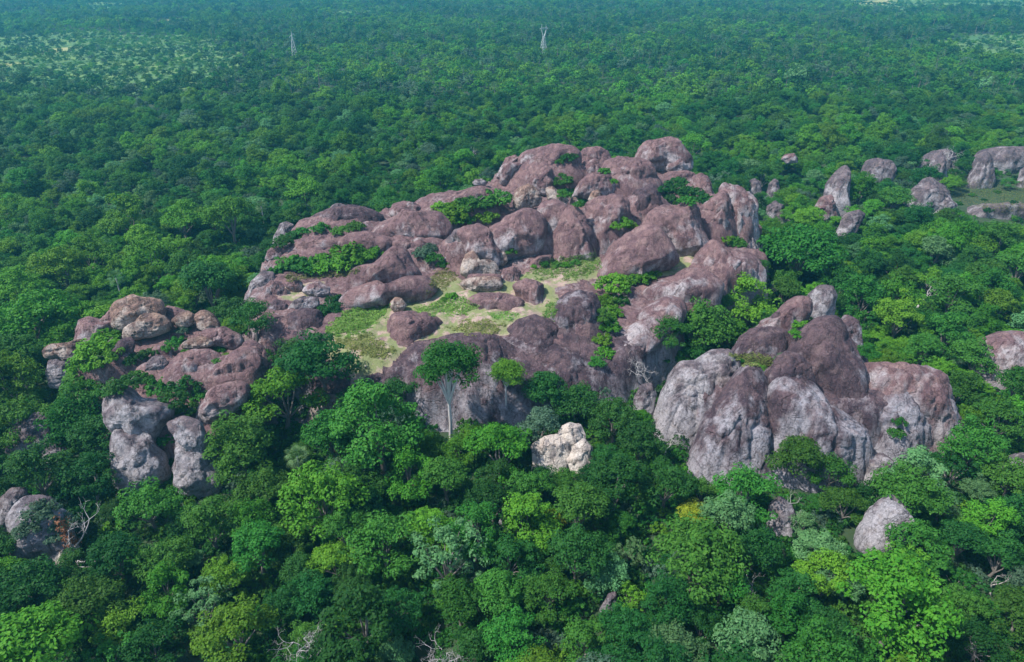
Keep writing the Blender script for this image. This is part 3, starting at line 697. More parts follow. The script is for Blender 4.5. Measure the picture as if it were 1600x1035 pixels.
rock('isolated purple and white dome in thick forest', [(1522,552),(1540,530),(1560,520),(1585,517),(1615,524),(1630,565),(1608,600),(1560,598),(1528,582)], 4, 'c', pale=0.3)
rock('pale foot stone under the rounded front lobe', [(1348,750),(1359,716),(1380,707),(1394,720),(1390,756),(1368,764)], 1, 'g', pale=.4)
# --- E: rocks in the forest in front
rock('upper lobe of the white split boulder', [(864,684),(877,666),(890,660),(908,664),(915,680),(904,696),(880,698)], 7, 'w', pale=-.1, lump=.7)
rock('long left lobe of the white split boulder', [(829,696),(848,683),(870,679),(887,690),(893,708),(872,722),(842,722)], 5.2, 'w', pale=-.1, lump=.7)
rock('right lobe of the white split boulder', [(886,714),(898,695),(912,684),(927,700),(924,724),(905,735)], 4.5, 'w', pale=.0, lump=.7)
rock('cracked pale grey boulder with orange underside', [(1338,856),(1347,825),(1365,800),(1380,785),(1395,775),(1420,774),(1430,785),(1426,806),(1413,823),(1406,848),(1385,866),(1358,874)], 2, 'g', pale=.75, lump=1.5, thick=.9, facet=1.3, edge=1.5)
rock('dark conical stone stub in the forest', [(722,856),(727,822),(735,808),(745,816),(754,850),(742,862)], 1, 'g', pale=-.1, clear=False)
rock('small grey rock tip between treetops', [(780,812),(788,796),(800,794),(808,808),(798,818)], 3, 'g', pale=-.1, clear=False)
rock('grey splinter rock beside a leafy crown', [(938,946),(950,928),(962,924),(963,940),(950,952)], 3, 'g', pale=.1)
rock('pale cliff scrap behind the bleached shrubs', [(1196,838),(1204,790),(1220,776),(1238,790),(1242,836),(1220,850)], 0, 'g', pale=.3, clear=False)
rock('low pale rock at the forest edge under creepers', [(1560,730),(1575,714),(1600,708),(1625,718),(1620,742),(1585,746)], 2, 'g', pale=.25)
rock('half buried grey rock left of the right massif', [(990,620),(1000,602),(1018,598),(1026,616),(1016,634),(998,636)], 5, 'g', pale=.1)


SAND_PX = [[(510,545),(520,520),(600,490),(660,440),(700,430),(760,455),(830,430),(930,400),(930,425),(860,450),(870,490),(790,515),(700,525),(640,530),(590,575),(555,585),(530,560)],
           [(1020,420),(1060,405),(1090,395),(1085,412),(1040,430)], [(430,460),(470,450),(500,440),(480,470)]]
def build_plateau(PLATEAU, plateau_mask, pname, plabel, rmat=M_ROCK):
    P = np.array(PLATEAU)
    s = 0.9
    gx = np.arange(P[:, 0].min() - 12, P[:, 0].max() + 12, s); gy = np.arange(P[:, 1].min() - 12, P[:, 1].max() + 12, s)
    X, Y = np.meshgrid(gx, gy); x, y = X.ravel(), Y.ravel()
    m = plateau_mask(x, y)
    z = ground_z(x, y) - 0.6 * (m < 0.02)
    sand = np.zeros(len(x))
    for p in SAND_PX:
        w_ = [tuple(at_z(a, b, floor_px(b))[:2]) for a, b in p]
        sand = np.maximum(sand, np.where(inside(w_, x, y), 1, 1 - smooth(0, 3.5, seg_dist(w_, x, y))))
    z0 = z.copy()
    for fx, fy, fa, fb, zb_, zt_ in FILL:                     # solid rock between neighbouring domes
        r2 = ((x - fx) / fa) ** 2 + ((y - fy) / fb) ** 2
        h_ = np.where(r2 < 1, zb_ - 2 + (zt_ - zb_ + 2) * .80 * np.sqrt(np.clip(1 - r2, 0, 1)), -50)
        dz_ = h_ - z; kk = 2.0
        z = np.maximum(z, h_) + np.clip(kk - np.abs(dz_), 0, None) ** 2 / (4 * kk) * (h_ > -40)
    fillm = (1 - sand) * m
    z = z0 + (z - z0) * fillm
    q = np.stack([x, y, z], 1)
    z = z - fillm * (1 - np.abs(noise(q / (2.4, 2.4, 30), 12)) * 2).clip(0, 1) ** 2 * .7
    z = z + m * (fbm(q / 3.0, 3, 3) * 0.45 - np.abs(noise(q / (6, 6, 20), 8)) * 0.5)
    nx, ny = len(gx), len(gy)
    i = np.arange(nx * ny).reshape(ny, nx)
    F = np.stack([i[:-1, :-1], i[:-1, 1:], i[1:, 1:], i[1:, :-1]], -1).reshape(-1, 4)
    keep = (m[F] > 0.001).any(1)
    F = F[keep]
    used = np.unique(F); mp = np.full(len(x), -1); mp[used] = np.arange(len(used))
    me = mesh_np(pname, np.stack([x, y, z], 1)[used], mp[F], M_FLOOR, True, {'sand': sand[used], 'crust': (.9 - .65 * smooth(.95, .25, m) + 0 * x)[used] + fbm(np.stack([x, y, z], 1)[used] / 9, 2, 4) * .5})
    me.materials.append(rmat)
    sf = sand[used][mp[F]].mean(1) + fbm(np.stack([x, y, z], 1)[F[:, 0]] / 3.5, 3, 66) * .35
    me.materials.append(M_ROCKD)
    dk = (y[F[:, 0]] + noise(np.stack([x, y, z], 1)[F[:, 0]] / 6, 71) * 9 < 181).astype(np.int32)
    me.polygons.foreach_set('material_index', (sf < .5).astype(np.int32) * (1 + (dk if pname == 'rock_plateau' else 0)))
    tag(link(pname, me), plabel, kind='structure')
build_plateau(PLATEAU, plateau_mask, 'rock_plateau', 'pale sandy and purple bedrock floor between the domes')
for nm_, lb_, p_, _, _ in MOUNDS: build_plateau(p_, lambda x, y, p_=p_: mound_mask(p_, x, y), nm_, lb_, M_ROCKD if 'right' in lb_ else M_ROCK)

# ------------------------------------------------------------------ vegetation prototypes
def crown_mb(seed, Rc=5.0, hc=5.6, flat=0.85, limbs=8, clumps=11, per=60, leaf=0.43, spread=0.33, dome_=0.45, rcl=(0.17, 0.29)):
    rg = np.random.default_rng(seed)
    mb = MB(); ends = []
    for i in range(limbs):
        az = 2 * math.pi * (i + rg.uniform(-.35, .35)) / limbs
        el = rg.uniform(-0.35, 1.2) if i else 1.4
        L = Rc * rg.uniform(0.55, 0.86)
        e = np.array([math.cos(az) * math.cos(el) * L, math.sin(az) * math.cos(el) * L, math.sin(el) * L * flat])
        ends.append(e)
        for j in range(clumps):
            p = e + rg.normal(size=3) * spread * Rc * np.array([.8, .8, .55 * flat])
            n_ = np.linalg.norm(p / np.array([1, 1, flat]))
            if n_ > Rc * 1.02: p *= Rc * 1.0 / n_
            if p[2] < -dome_ * Rc: p[2] = -dome_ * Rc * rg.uniform(.3, 1)
            rc = Rc * rg.uniform(*rcl)
            k = int(per * rg.uniform(.7, 1.3))
            v = rg.normal(size=(k, 3)); v /= np.linalg.norm(v, axis=1, keepdims=True)
            v[:, 2] = np.where(v[:, 2] < -0.25, -v[:, 2], v[:, 2])
            q = p + v * rc * rg.uniform(.72, 1.06, k)[:, None] * np.array([1, 1, .72])
            nn = v + np.array([0, 0, .45]) + rg.normal(size=(k, 3)) * .32
            mb.leaves(q + (0, 0, hc), nn, leaf, rg)
    return mb, ends

def trunk_mb(ends, hc, r0=0.34, seed=0, fork=0.45):
    rg = np.random.default_rng(seed + 99)
    mb = MB()
    zf = hc * fork
    lean = rg.uniform(-.5, .5, 2)
    top = np.array([lean[0], lean[1], zf])
    mb.tube([(0, 0, -1.2), (0, 0, 0.3), (lean[0] * .5, lean[1] * .3, zf * .5), top], [r0 * 1.5, r0 * 1.1, r0 * .9, r0 * .75], 7)
    for e in ends:
        e2 = np.array(e) * .92 + (0, 0, hc)
        m1 = top * .6 + e2 * .4 + rg.normal(size=3) * .3; m1[2] = min(m1[2], e2[2]) + .3
        mb.tube([top - (0, 0, .3), m1, e2], [r0 * .5, r0 * .32, r0 * .1], 5)
    return mb

FORMS = {   # proto key: crown kwargs
    'round0': dict(seed=1), 'round1': dict(seed=2, limbs=9, flat=.95), 'round2': dict(seed=3, limbs=7, spread=.28),
    'tall0': dict(seed=4, flat=1.3, hc=7.2, limbs=12, clumps=9, spread=.27, dome_=.7), 'tall1': dict(seed=5, flat=1.15, hc=6.8, limbs=10, spread=.26, dome_=.6),
    'lobed0': dict(seed=6, limbs=8, clumps=10, spread=.21), 'lobed1': dict(seed=7, limbs=10, clumps=9, spread=.19, flat=.95),
    'flat0': dict(seed=8, flat=.5, limbs=10, hc=6.0, spread=.3, dome_=.2), 'flat1': dict(seed=9, flat=.6, limbs=10, hc=5.2, dome_=.3),
    'airy0': dict(seed=10, limbs=9, clumps=7, per=36, spread=.36, rcl=(.1, .2)),
}
PROTO = {}
for k_, kw in FORMS.items():
    mb, ends = crown_mb(**kw)
    hc = kw.get('hc', 5.6)
    PROTO[k_] = (mb.mesh('crown_' + k_, LEAF['m'], False), trunk_mb(ends, hc, seed=kw['seed']).mesh('trunk_' + k_, M_BARK), hc)

def shrub_mb(seed, Rc=2.2, flat=.7, n=36, per=36, leaf=.34):
    rg = np.random.default_rng(seed); mb = MB()
    for j in range(n):
        a = rg.uniform(0, 2 * math.pi); r = Rc * .82 * math.sqrt(rg.uniform(0, 1))
        zt = Rc * flat * math.sqrt(max(0.05, 1 - (r / Rc) ** 2))
        p = np.array([r * math.cos(a), r * math.sin(a), zt * rg.uniform(.45, 1.0)])
        rc = Rc * rg.uniform(.16, .3); k = int(per * rg.uniform(.7, 1.3))
        v = rg.normal(size=(k, 3)); v /= np.linalg.norm(v, axis=1, keepdims=True)
        v[:, 2] = np.where(v[:, 2] < -.25, -v[:, 2], v[:, 2])
        mb.leaves(p + v * rc * rg.uniform(.7, 1.05, k)[:, None] * (1, 1, .75), v + (0, 0, .45) + rg.normal(size=(k, 3)) * .3, leaf, rg)
    return mb
def stems_mb(seed, Rc=2.2, n=6):
    rg = np.random.default_rng(seed); mb = MB()
    for j in range(n):
        a = rg.uniform(0, 6.28); r = Rc * rg.uniform(.2, .7)
        mb.tube([(0, 0, -.4), (r * .4 * math.cos(a), r * .4 * math.sin(a), Rc * .3), (r * math.cos(a), r * math.sin(a), Rc * .6)], [.09, .06, .03], 5)
    return mb
SHRUB = [(shrub_mb(50 + i, flat=(.7, .6, .85, .5)[i]).mesh('foliage', LEAF['m'], False), stems_mb(60 + i).mesh('stem', M_BARK)) for i in range(4)]

# ------------------------------------------------------------------ individuals
def set_mat(o, m):
    o.material_slots[0].link = 'OBJECT'; o.material_slots[0].material = m

LANDMARKS = [('below the left boulder outcrop', (220, 760)), ('beside the creeper draped pale boulder', (70, 850)), ('in front of the long dark dome', (720, 640)),
             ('around the white split boulder', (880, 700)), ('below the right massif', (1240, 760)), ('near the cracked pale grey boulder', (1390, 840)),
             ('at the foot of the diagonal ridge', (1010, 580)), ('beyond the plateau left edge', (330, 400)), ('behind the left boulder outcrop', (90, 450)),
             ('behind the right massif', (1380, 470)), ('around the grey finger rocks', (1220, 300)), ('beyond the scoop sided dome', (520, 280)),
             ('in the hollow far below the plateau slope', (600, 850)), ('in the deep forest beneath the massif slope', (1050, 880)), ('on the lower slope below the creeper draped boulder', (250, 960)),
             ('beside the isolated purple and white dome', (1560, 620)), ('below the cracked pale grey boulder', (1450, 980)), ('on the lowest ground below the stone stub', (720, 960)),
             ('beyond the rumpled crest boulder', (1000, 190)), ('around the grassy clearing', (1480, 380))]
CLS = {'d': 'dark green', 'm': 'mid green', 'b': 'bright lime green', 'p': 'pale silvery green', 'y': 'yellow green', 's': 'grey green'}
FRM = {'r': 'round crowned', 't': 'tall domed', 'l': 'many lobed', 'f': 'flat topped', 'a': 'open crowned'}
def near_mark(P):
    x, y, _ = project(P)
    return min(LANDMARKS, key=lambda L_: (L_[1][0] - x) ** 2 + 2.2 * (L_[1][1] - y) ** 2)[0]

TREES = []     # (x, y, crown radius) of everything planted, keeps the random fill off
def plant_tree(P, s, cls, form, label=None, rz=None, sz=1.0, trunk=None):
    crown, trk, hc = PROTO[form]
    o = link('broadleaf_tree', None, None, P)
    o.rotation_euler = (0, 0, rng.uniform(0, 6.28) if rz is None else rz)
    o.scale = (s, s, s * sz)
    a = link('trunk', trk, o); b_ = link('crown', crown, o)
    set_mat(b_, LEAF[cls])
    if trunk: set_mat(a, trunk)
    if label: tag(o, label, 'tree')
    else:
        mk = near_mark(P); sw = 'small' if s < .72 else 'modest' if s < .95 else 'large' if s > 1.25 else 'middling'
        tag(o, f'{sw} {CLS[cls]} {FRM[form[0]]} tree {mk}', 'tree', f'{sw} {CLS[cls]} {FRM[form[0]]} trees {mk}')
    TREES.append((P[0], P[1], 5.0 * s))
    return o

def crown_at(px, py, rpx, hc, Rc=5.0, zg=None, frac=1.0):
    """ground point and scale of a tree whose crown centre is seen at px, py with radius rpx"""
    z = 6.0 if zg is None else zg + 5
    for _ in range(14):
        P = at_z(px, py, z); d = (P - CAM) @ FWD
        s = rpx * d / FPX / Rc
        g = gz(P[0], P[1]) if zg is None else zg
        z = .6 * z + .4 * (g + hc * s * frac)
    return np.array([P[0], P[1], g]), s

def hero(px, py, r, cls, form, label=None, zg=None, sz=1.0, trunk=None):
    hc = PROTO[form][2] * sz
    P, s = crown_at(px, py, r, hc, 5.0, zg)
    return plant_tree(P, s, cls, form, label, sz=sz, trunk=trunk)

# trees that stand out in the photograph: crown centre, radius, colour, form
HERO = [
 (60,1020,80,'b','round0'),(365,990,58,'b','lobed0'),(318,948,44,'p','airy0'),(352,903,34,'b','round1'),(232,792,46,'m','round2'),(330,822,50,'m','lobed1'),
 (402,862,46,'m','round0'),(505,785,60,'b','round1','lime green round tree above dark shadowed trunks'),(440,622,58,'b','lobed0'),(372,704,50,'m','tall0'),(412,764,44,'m','round2'),
 (592,672,66,'m','tall1'),(520,690,48,'m','round0'),(640,742,44,'b','lobed1'),(698,752,40,'m','round0'),(782,704,52,'b','lobed0'),(602,850,54,'m','round2'),(672,836,44,'b','lobed1'),
 (905,800,50,'m','round0'),(846,748,24,'d','round2'),(886,752,22,'m','round1'),(922,748,22,'d','round0'),(865,815,20,'y','round2','yellow green sprig crowned tree beside a mid green crown'),(1085,805,24,'y','round1','small yellow green tree above the dark hollow'),(985,865,26,'p','airy0'),(1090,880,66,'m','round1'),(1130,920,44,'m','round0'),
 (1165,772,50,'m','round2'),(1282,862,38,'p','lobed0'),(1252,822,24,'p','round2'),(1400,950,74,'b','tall0','largest lime green tree below the cracked grey boulder'),(1500,912,30,'m','airy0'),(1592,962,44,'m','round0'),
 (1165,1016,56,'p','round0'),(1060,1022,46,'p','round2'),(985,935,26,'b','airy0'),(1430,742,44,'p','lobed1'),(1472,790,30,'p','airy0'),
 (1245,722,42,'m','round0'),(1580,750,40,'m','round1'),(1560,482,30,'b','round0'),(1490,462,40,'m','round2'),(1402,472,44,'b','lobed0'),(1440,552,32,'m','round0'),(1350,470,40,'m','round1'),(1480,520,36,'m','lobed1'),
 (1250,392,58,'m','flat0','wide spreading flat crowned tree at the pale cliff end'),(1166,472,44,'b','lobed1'),(1092,512,48,'m','round1'),(1048,530,30,'m','round2'),
 (50,502,62,'b','flat1'),(30,566,50,'m','round0'),(95,422,38,'b','round1'),(142,402,34,'b','lobed0'),(198,342,38,'b','lobed1'),(285,346,34,'b','lobed0'),(360,344,38,'b','round0'),
 (476,302,26,'b','round1'),(242,402,38,'b','round2'),(330,452,48,'d','round0'),(300,420,36,'m','lobed0'),(395,500,34,'d','round2'),(360,500,34,'d','round1'),
 (498,572,56,'d','round1','dense dark tree shading the slope beside two hikers'),(455,560,36,'d','round2'),(852,622,40,'d','round0'),(900,632,34,'d','round1'),(560,640,40,'d','lobed0'),
 (620,620,34,'d','round2'),(1000,700,40,'d','round0'),(960,660,36,'d','round1'),(1040,760,44,'d','round2'),(960,760,46,'d','tall1'),
 (1350,560,24,'b','airy0'),(1540,440,34,'m','round0'),(1590,420,34,'m','lobed1'),(1520,560,34,'m','round1'),(1500,610,34,'m','lobed0'),(1560,660,40,'m','round2'),(1590,610,36,'m','round0'),(1520,700,40,'m','tall0'),
 (30,660,46,'m','round2'),(110,660,44,'m','round1'),(150,690,40,'d','round0'),(60,740,52,'d','lobed1'),(140,750,44,'d','round2'),(130,610,40,'m','lobed0'),
 (470,1000,30,'m','round2'),(720,950,44,'m','round0'),(620,960,40,'d','lobed0'),(800,1000,46,'m','round1'),(860,930,40,'m','round2'),(560,940,36,'d','round0'),(910,1010,44,'m','lobed1'),
 (30,930,60,'d','flat1'),(130,950,56,'m','flat0'),(180,880,46,'d','round0'),(260,880,40,'m','round1'),(240,1010,44,'d','round2'),(1290,1000,46,'d','round0'),(1240,930,40,'d','lobed0'),(1530,1010,40,'d','round2'),
 (730,1020,44,'d','round2'),(1500,850,40,'d','round0'),(1560,870,44,'d','lobed1'),(1580,810,40,'d','round1'),(1320,790,34,'m','lobed0'),(1300,740,34,'m','round2'),(1180,860,38,'d','round1'),(800,880,44,'d','lobed1'),(770,790,40,'d','round2'),(830,770,36,'m','round1'),
 (890,215,26,'b','round0'),(790,255,20,'b','tall0'),(830,250,18,'m','round1'),(1085,230,24,'b','round2'),(690,285,24,'m','tall0'),(670,290,20,'b','tall1'),(1120,350,16,'m','round0'),
]
for h in HERO: hero(*h)

# the umbrella tree and its neighbour
def umbrella(px, py, r, zg, hfac, label, cls, foot):
    mb, ends = crown_mb(seed=201 if r > 30 else 202, Rc=5, hc=0, flat=.95, limbs=18, clumps=10, per=54, spread=.25, dome_=.5, leaf=.42, rcl=(.18, .30))
    P = at_z(px, foot, zg); d = (P - CAM) @ FWD; s = r * d / FPX / 5
    rr_ = ray(px, py); P = CAM + rr_ * (P[1] / rr_[1])
    # trunk foot straight below the crown centre
    hc = (P[2] - zg) / s
    o = link('broadleaf_tree', None, None, (P[0], P[1], zg)); o.scale = (s, s, s)
    mb.V = [v + (0, 0, hc) for v in mb.V]
    link('crown', mb.mesh('crown_umbrella', LEAF[cls], False), o)
    tb = MB(); rg = np.random.default_rng(3)
    f = hc - 5.2 * hfac
    tb.tube([(-.4, 0, -2), (-.4, 0, 0), (-.25, 0, f * .5), (-.35, 0, f)], [.42, .36, .30, .27], 8)
    for e in ends:
        e2 = e * .85 + (0, 0, hc); b0 = np.array([-.35, 0, f - .2]); m1 = b0 * .45 + e2 * .55 + (e[0] * -.12, e[1] * -.12, -.5)
        tb.tube([b0, m1, e2], [.24, .15, .05], 6)
    link('trunk', tb.mesh('trunk_umbrella', M_PALEBARK), o)
    tag(o, label, 'tree'); TREES.append((P[0], P[1], 5 * s * .5))
umbrella(702, 577, 46, 1.0, 1.25, 'umbrella shaped tree with forked white trunk before the dark dome', 'm', 690)
umbrella(792, 586, 26, 2.0, .8, 'small leafy round tree growing against the long dark dome', 'b', 652)
CLEAR_EXTRA = [[(655,560),(705,540),(750,560),(750,600),(715,650),(700,690),(685,690),(680,640),(655,605)], [(765,560),(815,560),(815,610),(790,640),(765,610)]]

bpy.context.view_layer.update()
_dg = bpy.context.evaluated_depsgraph_get()
_hide = [o for o in C.objects if o.name.split('.')[0] in ('crown', 'trunk')]
_cast_ok = {o.name for o in C.objects if o.type == 'MESH'} - {o.name for o in _hide}
def cast(px, py):
    """first rock or ground surface seen along the sight line, looking through foliage"""
    r_ = Vector(ray(px, py)).normalized(); o_ = Vector(CAM)
    for _ in range(40):
        hit, loc, nrm, idx, ob, mtx = scene.ray_cast(_dg, o_, r_)
        if not hit: return at_z(px, py, 0)
        if ob.name in _cast_ok: return np.array(loc)
        o_ = loc + r_ * .3
    return np.array(loc)
# shrubs on the rocks: px, py, radius px, ground height (None = plateau), colour
def shrub(px, py, r, zg, cls, label=None, sz=1.0):
    foliage, stem = SHRUB[int(rng.integers(4))]
    P = cast(px, py + r * .35); d = (P - CAM) @ FWD; s = r * 1.4 * d / FPX / 2.2; g = P[2] - .15 * s
    P = P + np.array([0, .5 * s, 0])
    o = link('shrub', None, None, (P[0], P[1], g - .15)); o.scale = (s, s, s * sz); o.rotation_euler = (0, 0, rng.uniform(0, 6.28))
    f_ = link('foliage', foliage, o); link('stem', stem, o); set_mat(f_, LEAF[cls])
    tag(o, label, 'shrub')
    TREES.append((P[0], P[1], 2.2 * s))
    return o
SH = [((705,332,26,None,'b'),(736,318,22,None,'m'),(772,312,24,None,'m'),(757,338,17,None,'b'),(690,325,14,None,'b'),(722,345,14,None,'b'), 'in the round thicket on the brown hump'),
      ((450,414,20,None,'m'),(480,416,20,None,'m'),(515,407,24,None,'b'),(548,403,26,None,'b'),(578,398,20,None,'b'),(432,420,14,None,'m'),(500,420,16,None,'b'),(535,415,18,None,'b'), 'in the long thicket before the pinkish strip of rock'),
      ((475,360,11,None,'m'),(500,360,13,None,'m'),(555,353,13,None,'m'),(530,360,12,None,'m'),(455,372,14,16,'d'),(440,380,14,14,'d'), 'in the row behind the pinkish strip of rock'),
      ((885,249,10,34,'d'),(872,252,8,34,'d'),(895,247,8,34,'d'), 'filling the pocket on the crest block'),
      ((878,286,15,28,'m'),(890,300,13,27,'m'),(868,284,10,28,'m'),(880,305,10,26.5,'m'), 'between the crest blocks'),
      ((945,268,9,34,'m'),(957,283,7,31,'b'), 'in the crack of the square shouldered dome'), ((908,313,11,26,'m'),(903,322,8,25,'m'), 'beside the little wedged boulder'),
      ((974,352,13,24.5,'b'),(985,352,10,24.5,'b'),(962,354,9,24.5,'b'), 'on the ledge above the fluted dome'), ((1146,376,14,22,'m'),(1135,372,10,22,'b'),(1155,382,10,21,'m'), 'at the foot of the pale cliff end'),
      ((795,393,11,21,'m'),), ((678,405,13,None,'m'),(690,412,9,None,'m')), ((660,394,14,None,'s'),(672,388,10,None,'s')),
      ((960,452,24,None,'b'),(1000,431,20,None,'b'),(945,472,18,None,'b'),(975,436,16,None,'b'),(950,508,18,13,'b'),(942,530,14,11,'b'),(955,488,16,15,'b'),(938,498,15,0,'m'),(946,552,13,0,'b'),(934,566,12,0,'m'),(965,470,14,0,'m'),(1020,428,12,0,'b'), 'in the green gully beside the egg shaped dome'),
      ((900,412,7,None,'m'),(870,413,9,None,'m'),(850,412,7,None,'m'),(885,414,7,None,'b'),(835,416,5,None,'b'), 'in the row on the grassy floor'),
      ((513,482,16,None,'d'),(522,470,12,None,'d')), ((705,463,8,None,'b'),(694,468,5,None,'b')),
      ((1050,296,17,20,'d'),(1080,302,17,19,'d'),(1045,312,14,21,'d'),(1062,284,12,22,'d'),(1100,312,14,18,'d'),(1030,296,10,23,'d'),(1075,316,12,20,'m'), 'in the hollow below the rumpled boulder'),
      ((150,545,26,13,'b'),(140,572,26,11,'b'),(166,528,18,15.5,'b'),(128,592,22,8,'m'),(165,555,20,13,'b'), 'in the lime thicket climbing left outcrop'),
      ((225,555,12,16,'d'),(205,562,13,15,'d'),(240,548,9,16.3,'d'), 'beside the small dark boulder of left outcrop'), ((275,534,13,16.5,'m'),(285,518,10,17,'s'),(265,545,10,16,'m'), 'behind the loaf shaped boulder'),
      ((345,545,8,16.5,'m'),(338,563,6,16,'m')),
      ((190,602,20,12.5,'d'),(220,592,16,13.5,'m'),(250,602,20,13,'m'),(288,606,20,13,'d'),(312,614,15,12.5,'m'),(270,626,18,12,'d'),(290,642,15,11,'m'),(170,612,14,11,'m'), 'on the ledge over the left outcrop cliff'),
      ((258,688,11,7,'m'),(266,720,13,4,'d'),(262,750,13,2,'m'), 'clinging between the two pale cliff pillars'),
      ((1250,507,13,20,'b'),(1245,522,10,20,'b'),(1262,500,8,20,'b'), 'in the cleft behind the dark summit'), ((1158,563,6,24,'m'),), ((1405,660,10,16,'m'),(1402,675,12,14,'m')),
      ((92,815,18,7,'s'),(60,800,22,7,'s'),(40,830,16,7,'s'),(80,840,12,6,'s'), 'draping the pale creeper boulder'), ((395,396,16,9,'s'),(385,410,13,8,'s'), 'below the cleft pillar'),
      ((1520,305,5,0,'m'),(1538,312,4,0,'d'),(1560,300,5,0,'m'),(1585,316,5,0,'d'),(1498,318,6,0,'m'),(1575,290,5,0,'s'),(1545,330,6,0,'d'),(1510,342,7,0,'m'),(1590,345,7,0,'d'), 'dotted over the grassy clearing')]
LONE = ['round green bush beside the triangular facet', 'dark bush in the lee of the grey faced block', 'grey green wiry bush behind the pointed brown dome', 'dark bush at the corner of the bright meadow',
        'bright green bush tuft in the middle meadow', 'small bush on the orange shoulder of left outcrop', 'tiny bush in the saddle before the dark hump', 'bush sprouting against the rounded front lobe']
li = 0
for grp in SH:
    if isinstance(grp[-1], str):
        for g_ in grp[:-1]: tag(shrub(*g_), f'{CLS[g_[4]]} leafy shrub {grp[-1]}', group=f'{CLS[g_[4]]} shrubs {grp[-1]}')
    else:
        for g_ in grp: tag(shrub(*g_), LONE[li], group=LONE[li].replace('bush', 'bushes', 1) if len(grp) > 1 else None)
        li += 1

# ------------------------------------------------------------------ palms
def palm_meshes(seed, h=11.0, n=24):
    rg = np.random.default_rng(seed)
    tb = MB(); tb.tube([(0, 0, -1), (0, 0, .5), (.15, 0, h * .5), (.1, .1, h)], [.36, .3, .24, .2], 8)
    fb = MB()
    for i in range(n):
        az = i * 2.4 + rg.uniform(-.3, .3); el = 1.45 - 2.3 * (i + .5) / n + rg.uniform(-.15, .15)
        d = np.array([math.cos(az) * math.cos(el), math.sin(az) * math.cos(el), math.sin(el)])
        p0 = np.array([.1, .1, h]); p1 = p0 + d * rg.uniform(1.2, 1.8) + (0, 0, -.1)
        fb.tube([p0, p1], [.04, .03], 4)
        side = np.cross(d, (0, 0, 1)); side /= np.linalg.norm(side) + 1e-6
        up = np.cross(side, d)
        for j in range(11):
            w = (j - 5) / 5 * 1.25
            dd = d * math.cos(w) + side * math.sin(w)
            L = 1.9 * (1 - .18 * abs(w)); tip = p1 + dd * L + (0, 0, -.28 * L); mid = p1 + dd * L * .5
            q = up * .02; s_ = np.cross(dd, up); s_ /= np.linalg.norm(s_) + 1e-6
            fb.add([p1, mid + s_ * .07, tip, mid - s_ * .07], [(0, 1, 2, 3)], np.full(4, rg.uniform(0, 1)))
    return tb.mesh('trunk_palm', M_PALEBARK), fb.mesh('fronds_palm', M_PALM, False)
PALMS = [palm_meshes(300 + i, h=(11, 9, 12.5)[i]) for i in range(3)]
PALM_H = (11, 9, 12.5)
def palm(px, py, r, label, k=0):
    P, s_ = crown_at(px, py, r, PALM_H[k], 2.5)
    o = link('palm_tree', None, None, P); o.scale = (s_, s_, s_); o.rotation_euler = (0, 0, rng.uniform(0, 6.28))
    link('trunk', PALMS[k][0], o); link('fronds', PALMS[k][1], o)
    tag(o, label, 'palm'); TREES.append((P[0], P[1], 2.0 * s_))
palm(463, 712, 17, 'fan palm with grey trunk standing beside the tall mid green tree', 0)
palm(181, 433, 12, 'thin pale trunked palm behind the crowning boulder of left outcrop', 1)
palm(408, 322, 9, 'small dark palm poking out of forest beyond the plateau left edge', 2)

# ------------------------------------------------------------------ bleached dead trees
def dead_meshes(seed, h=7.0, spread=.8, depth=5, drop=0.0):
    rg = np.random.default_rng(seed); tb = MB(); bb = MB()
    def grow(mb, p, d, L, r, lev):
        pts = [p]; q = p.copy(); dd = d.copy()
        for _ in range(3):
            dd = dd + rg.normal(size=3) * .22 + (0, 0, .06 - drop); dd /= np.linalg.norm(dd)
            q = q + dd * L / 3; pts.append(q.copy())
        mb.tube(pts, np.linspace(r, r * .55, 4), 5 if lev > 1 else 4)
        if lev <= 0: return
        for _ in range(int(rg.integers(2, 4))):
            nd = dd + rg.normal(size=3) * spread; nd[2] += .15; nd /= np.linalg.norm(nd)
            grow(bb, q, nd, L * rg.uniform(.6, .82), r * .56, lev - 1)
    grow(tb, np.array([0., 0, -.5]), np.array([0., 0, 1]), h * .38, .24, depth)
    return tb.mesh('trunk_dead', M_DEAD), bb.mesh('branches_dead', M_DEAD)
DEADS = [dead_meshes(400 + i, depth=(6, 5, 6)[i], spread=(.8, .65, .95)[i]) for i in range(3)]
def dead(px, py, r, label, k=0, zg=None, lean=0.0):
    P, s_ = crown_at(px, py, r * 1.35, 4.5, 3.0, zg)
    o = link('dead_tree', None, None, P); o.scale = (s_,) * 3; o.rotation_euler = (lean, 0, rng.uniform(0, 6.28))
    link('trunk', DEADS[k][0], o); link('branches', DEADS[k][1], o)
    tag(o, label, 'dead tree'); TREES.append((P[0], P[1], 2.4 * s_))
    return o
dead(488, 985, 30, 'bleached leafless tree standing alone in dark undergrowth', 2)
dt = dead(112, 835, 31, 'bleached branching snag before the creeper draped boulder', 1)
rb = MB(); rgx = np.random.default_rng(5)
for c_ in ((-1.2, .2, 4.6), (-.9, 0, 3.7), (-1.5, .1, 5.6), (-1.0, .1, 2.6)):
    v = rgx.normal(size=(90, 3)) * .42; rb.leaves(np.array(c_) + v, v + (0, 0, .3), .3, rgx)
lo = link('dead_leaves', rb.mesh('dead_leaves', M_REDLEAF, False), dt); tag(lo, 'dry rust red leaves still hanging on the snag')
dead(720, 1020, 30, 'wiry grey leafless thicket low in the forest', 2)
dead(1215, 790, 20, 'bleached shrub before the pale cliff scrap', 1)
dead(1235, 812, 18, 'second bleached shrub against the pale cliff scrap', 0)
dead(1185, 935, 22, 'low sprawling bleached branches over dark crowns', 2)
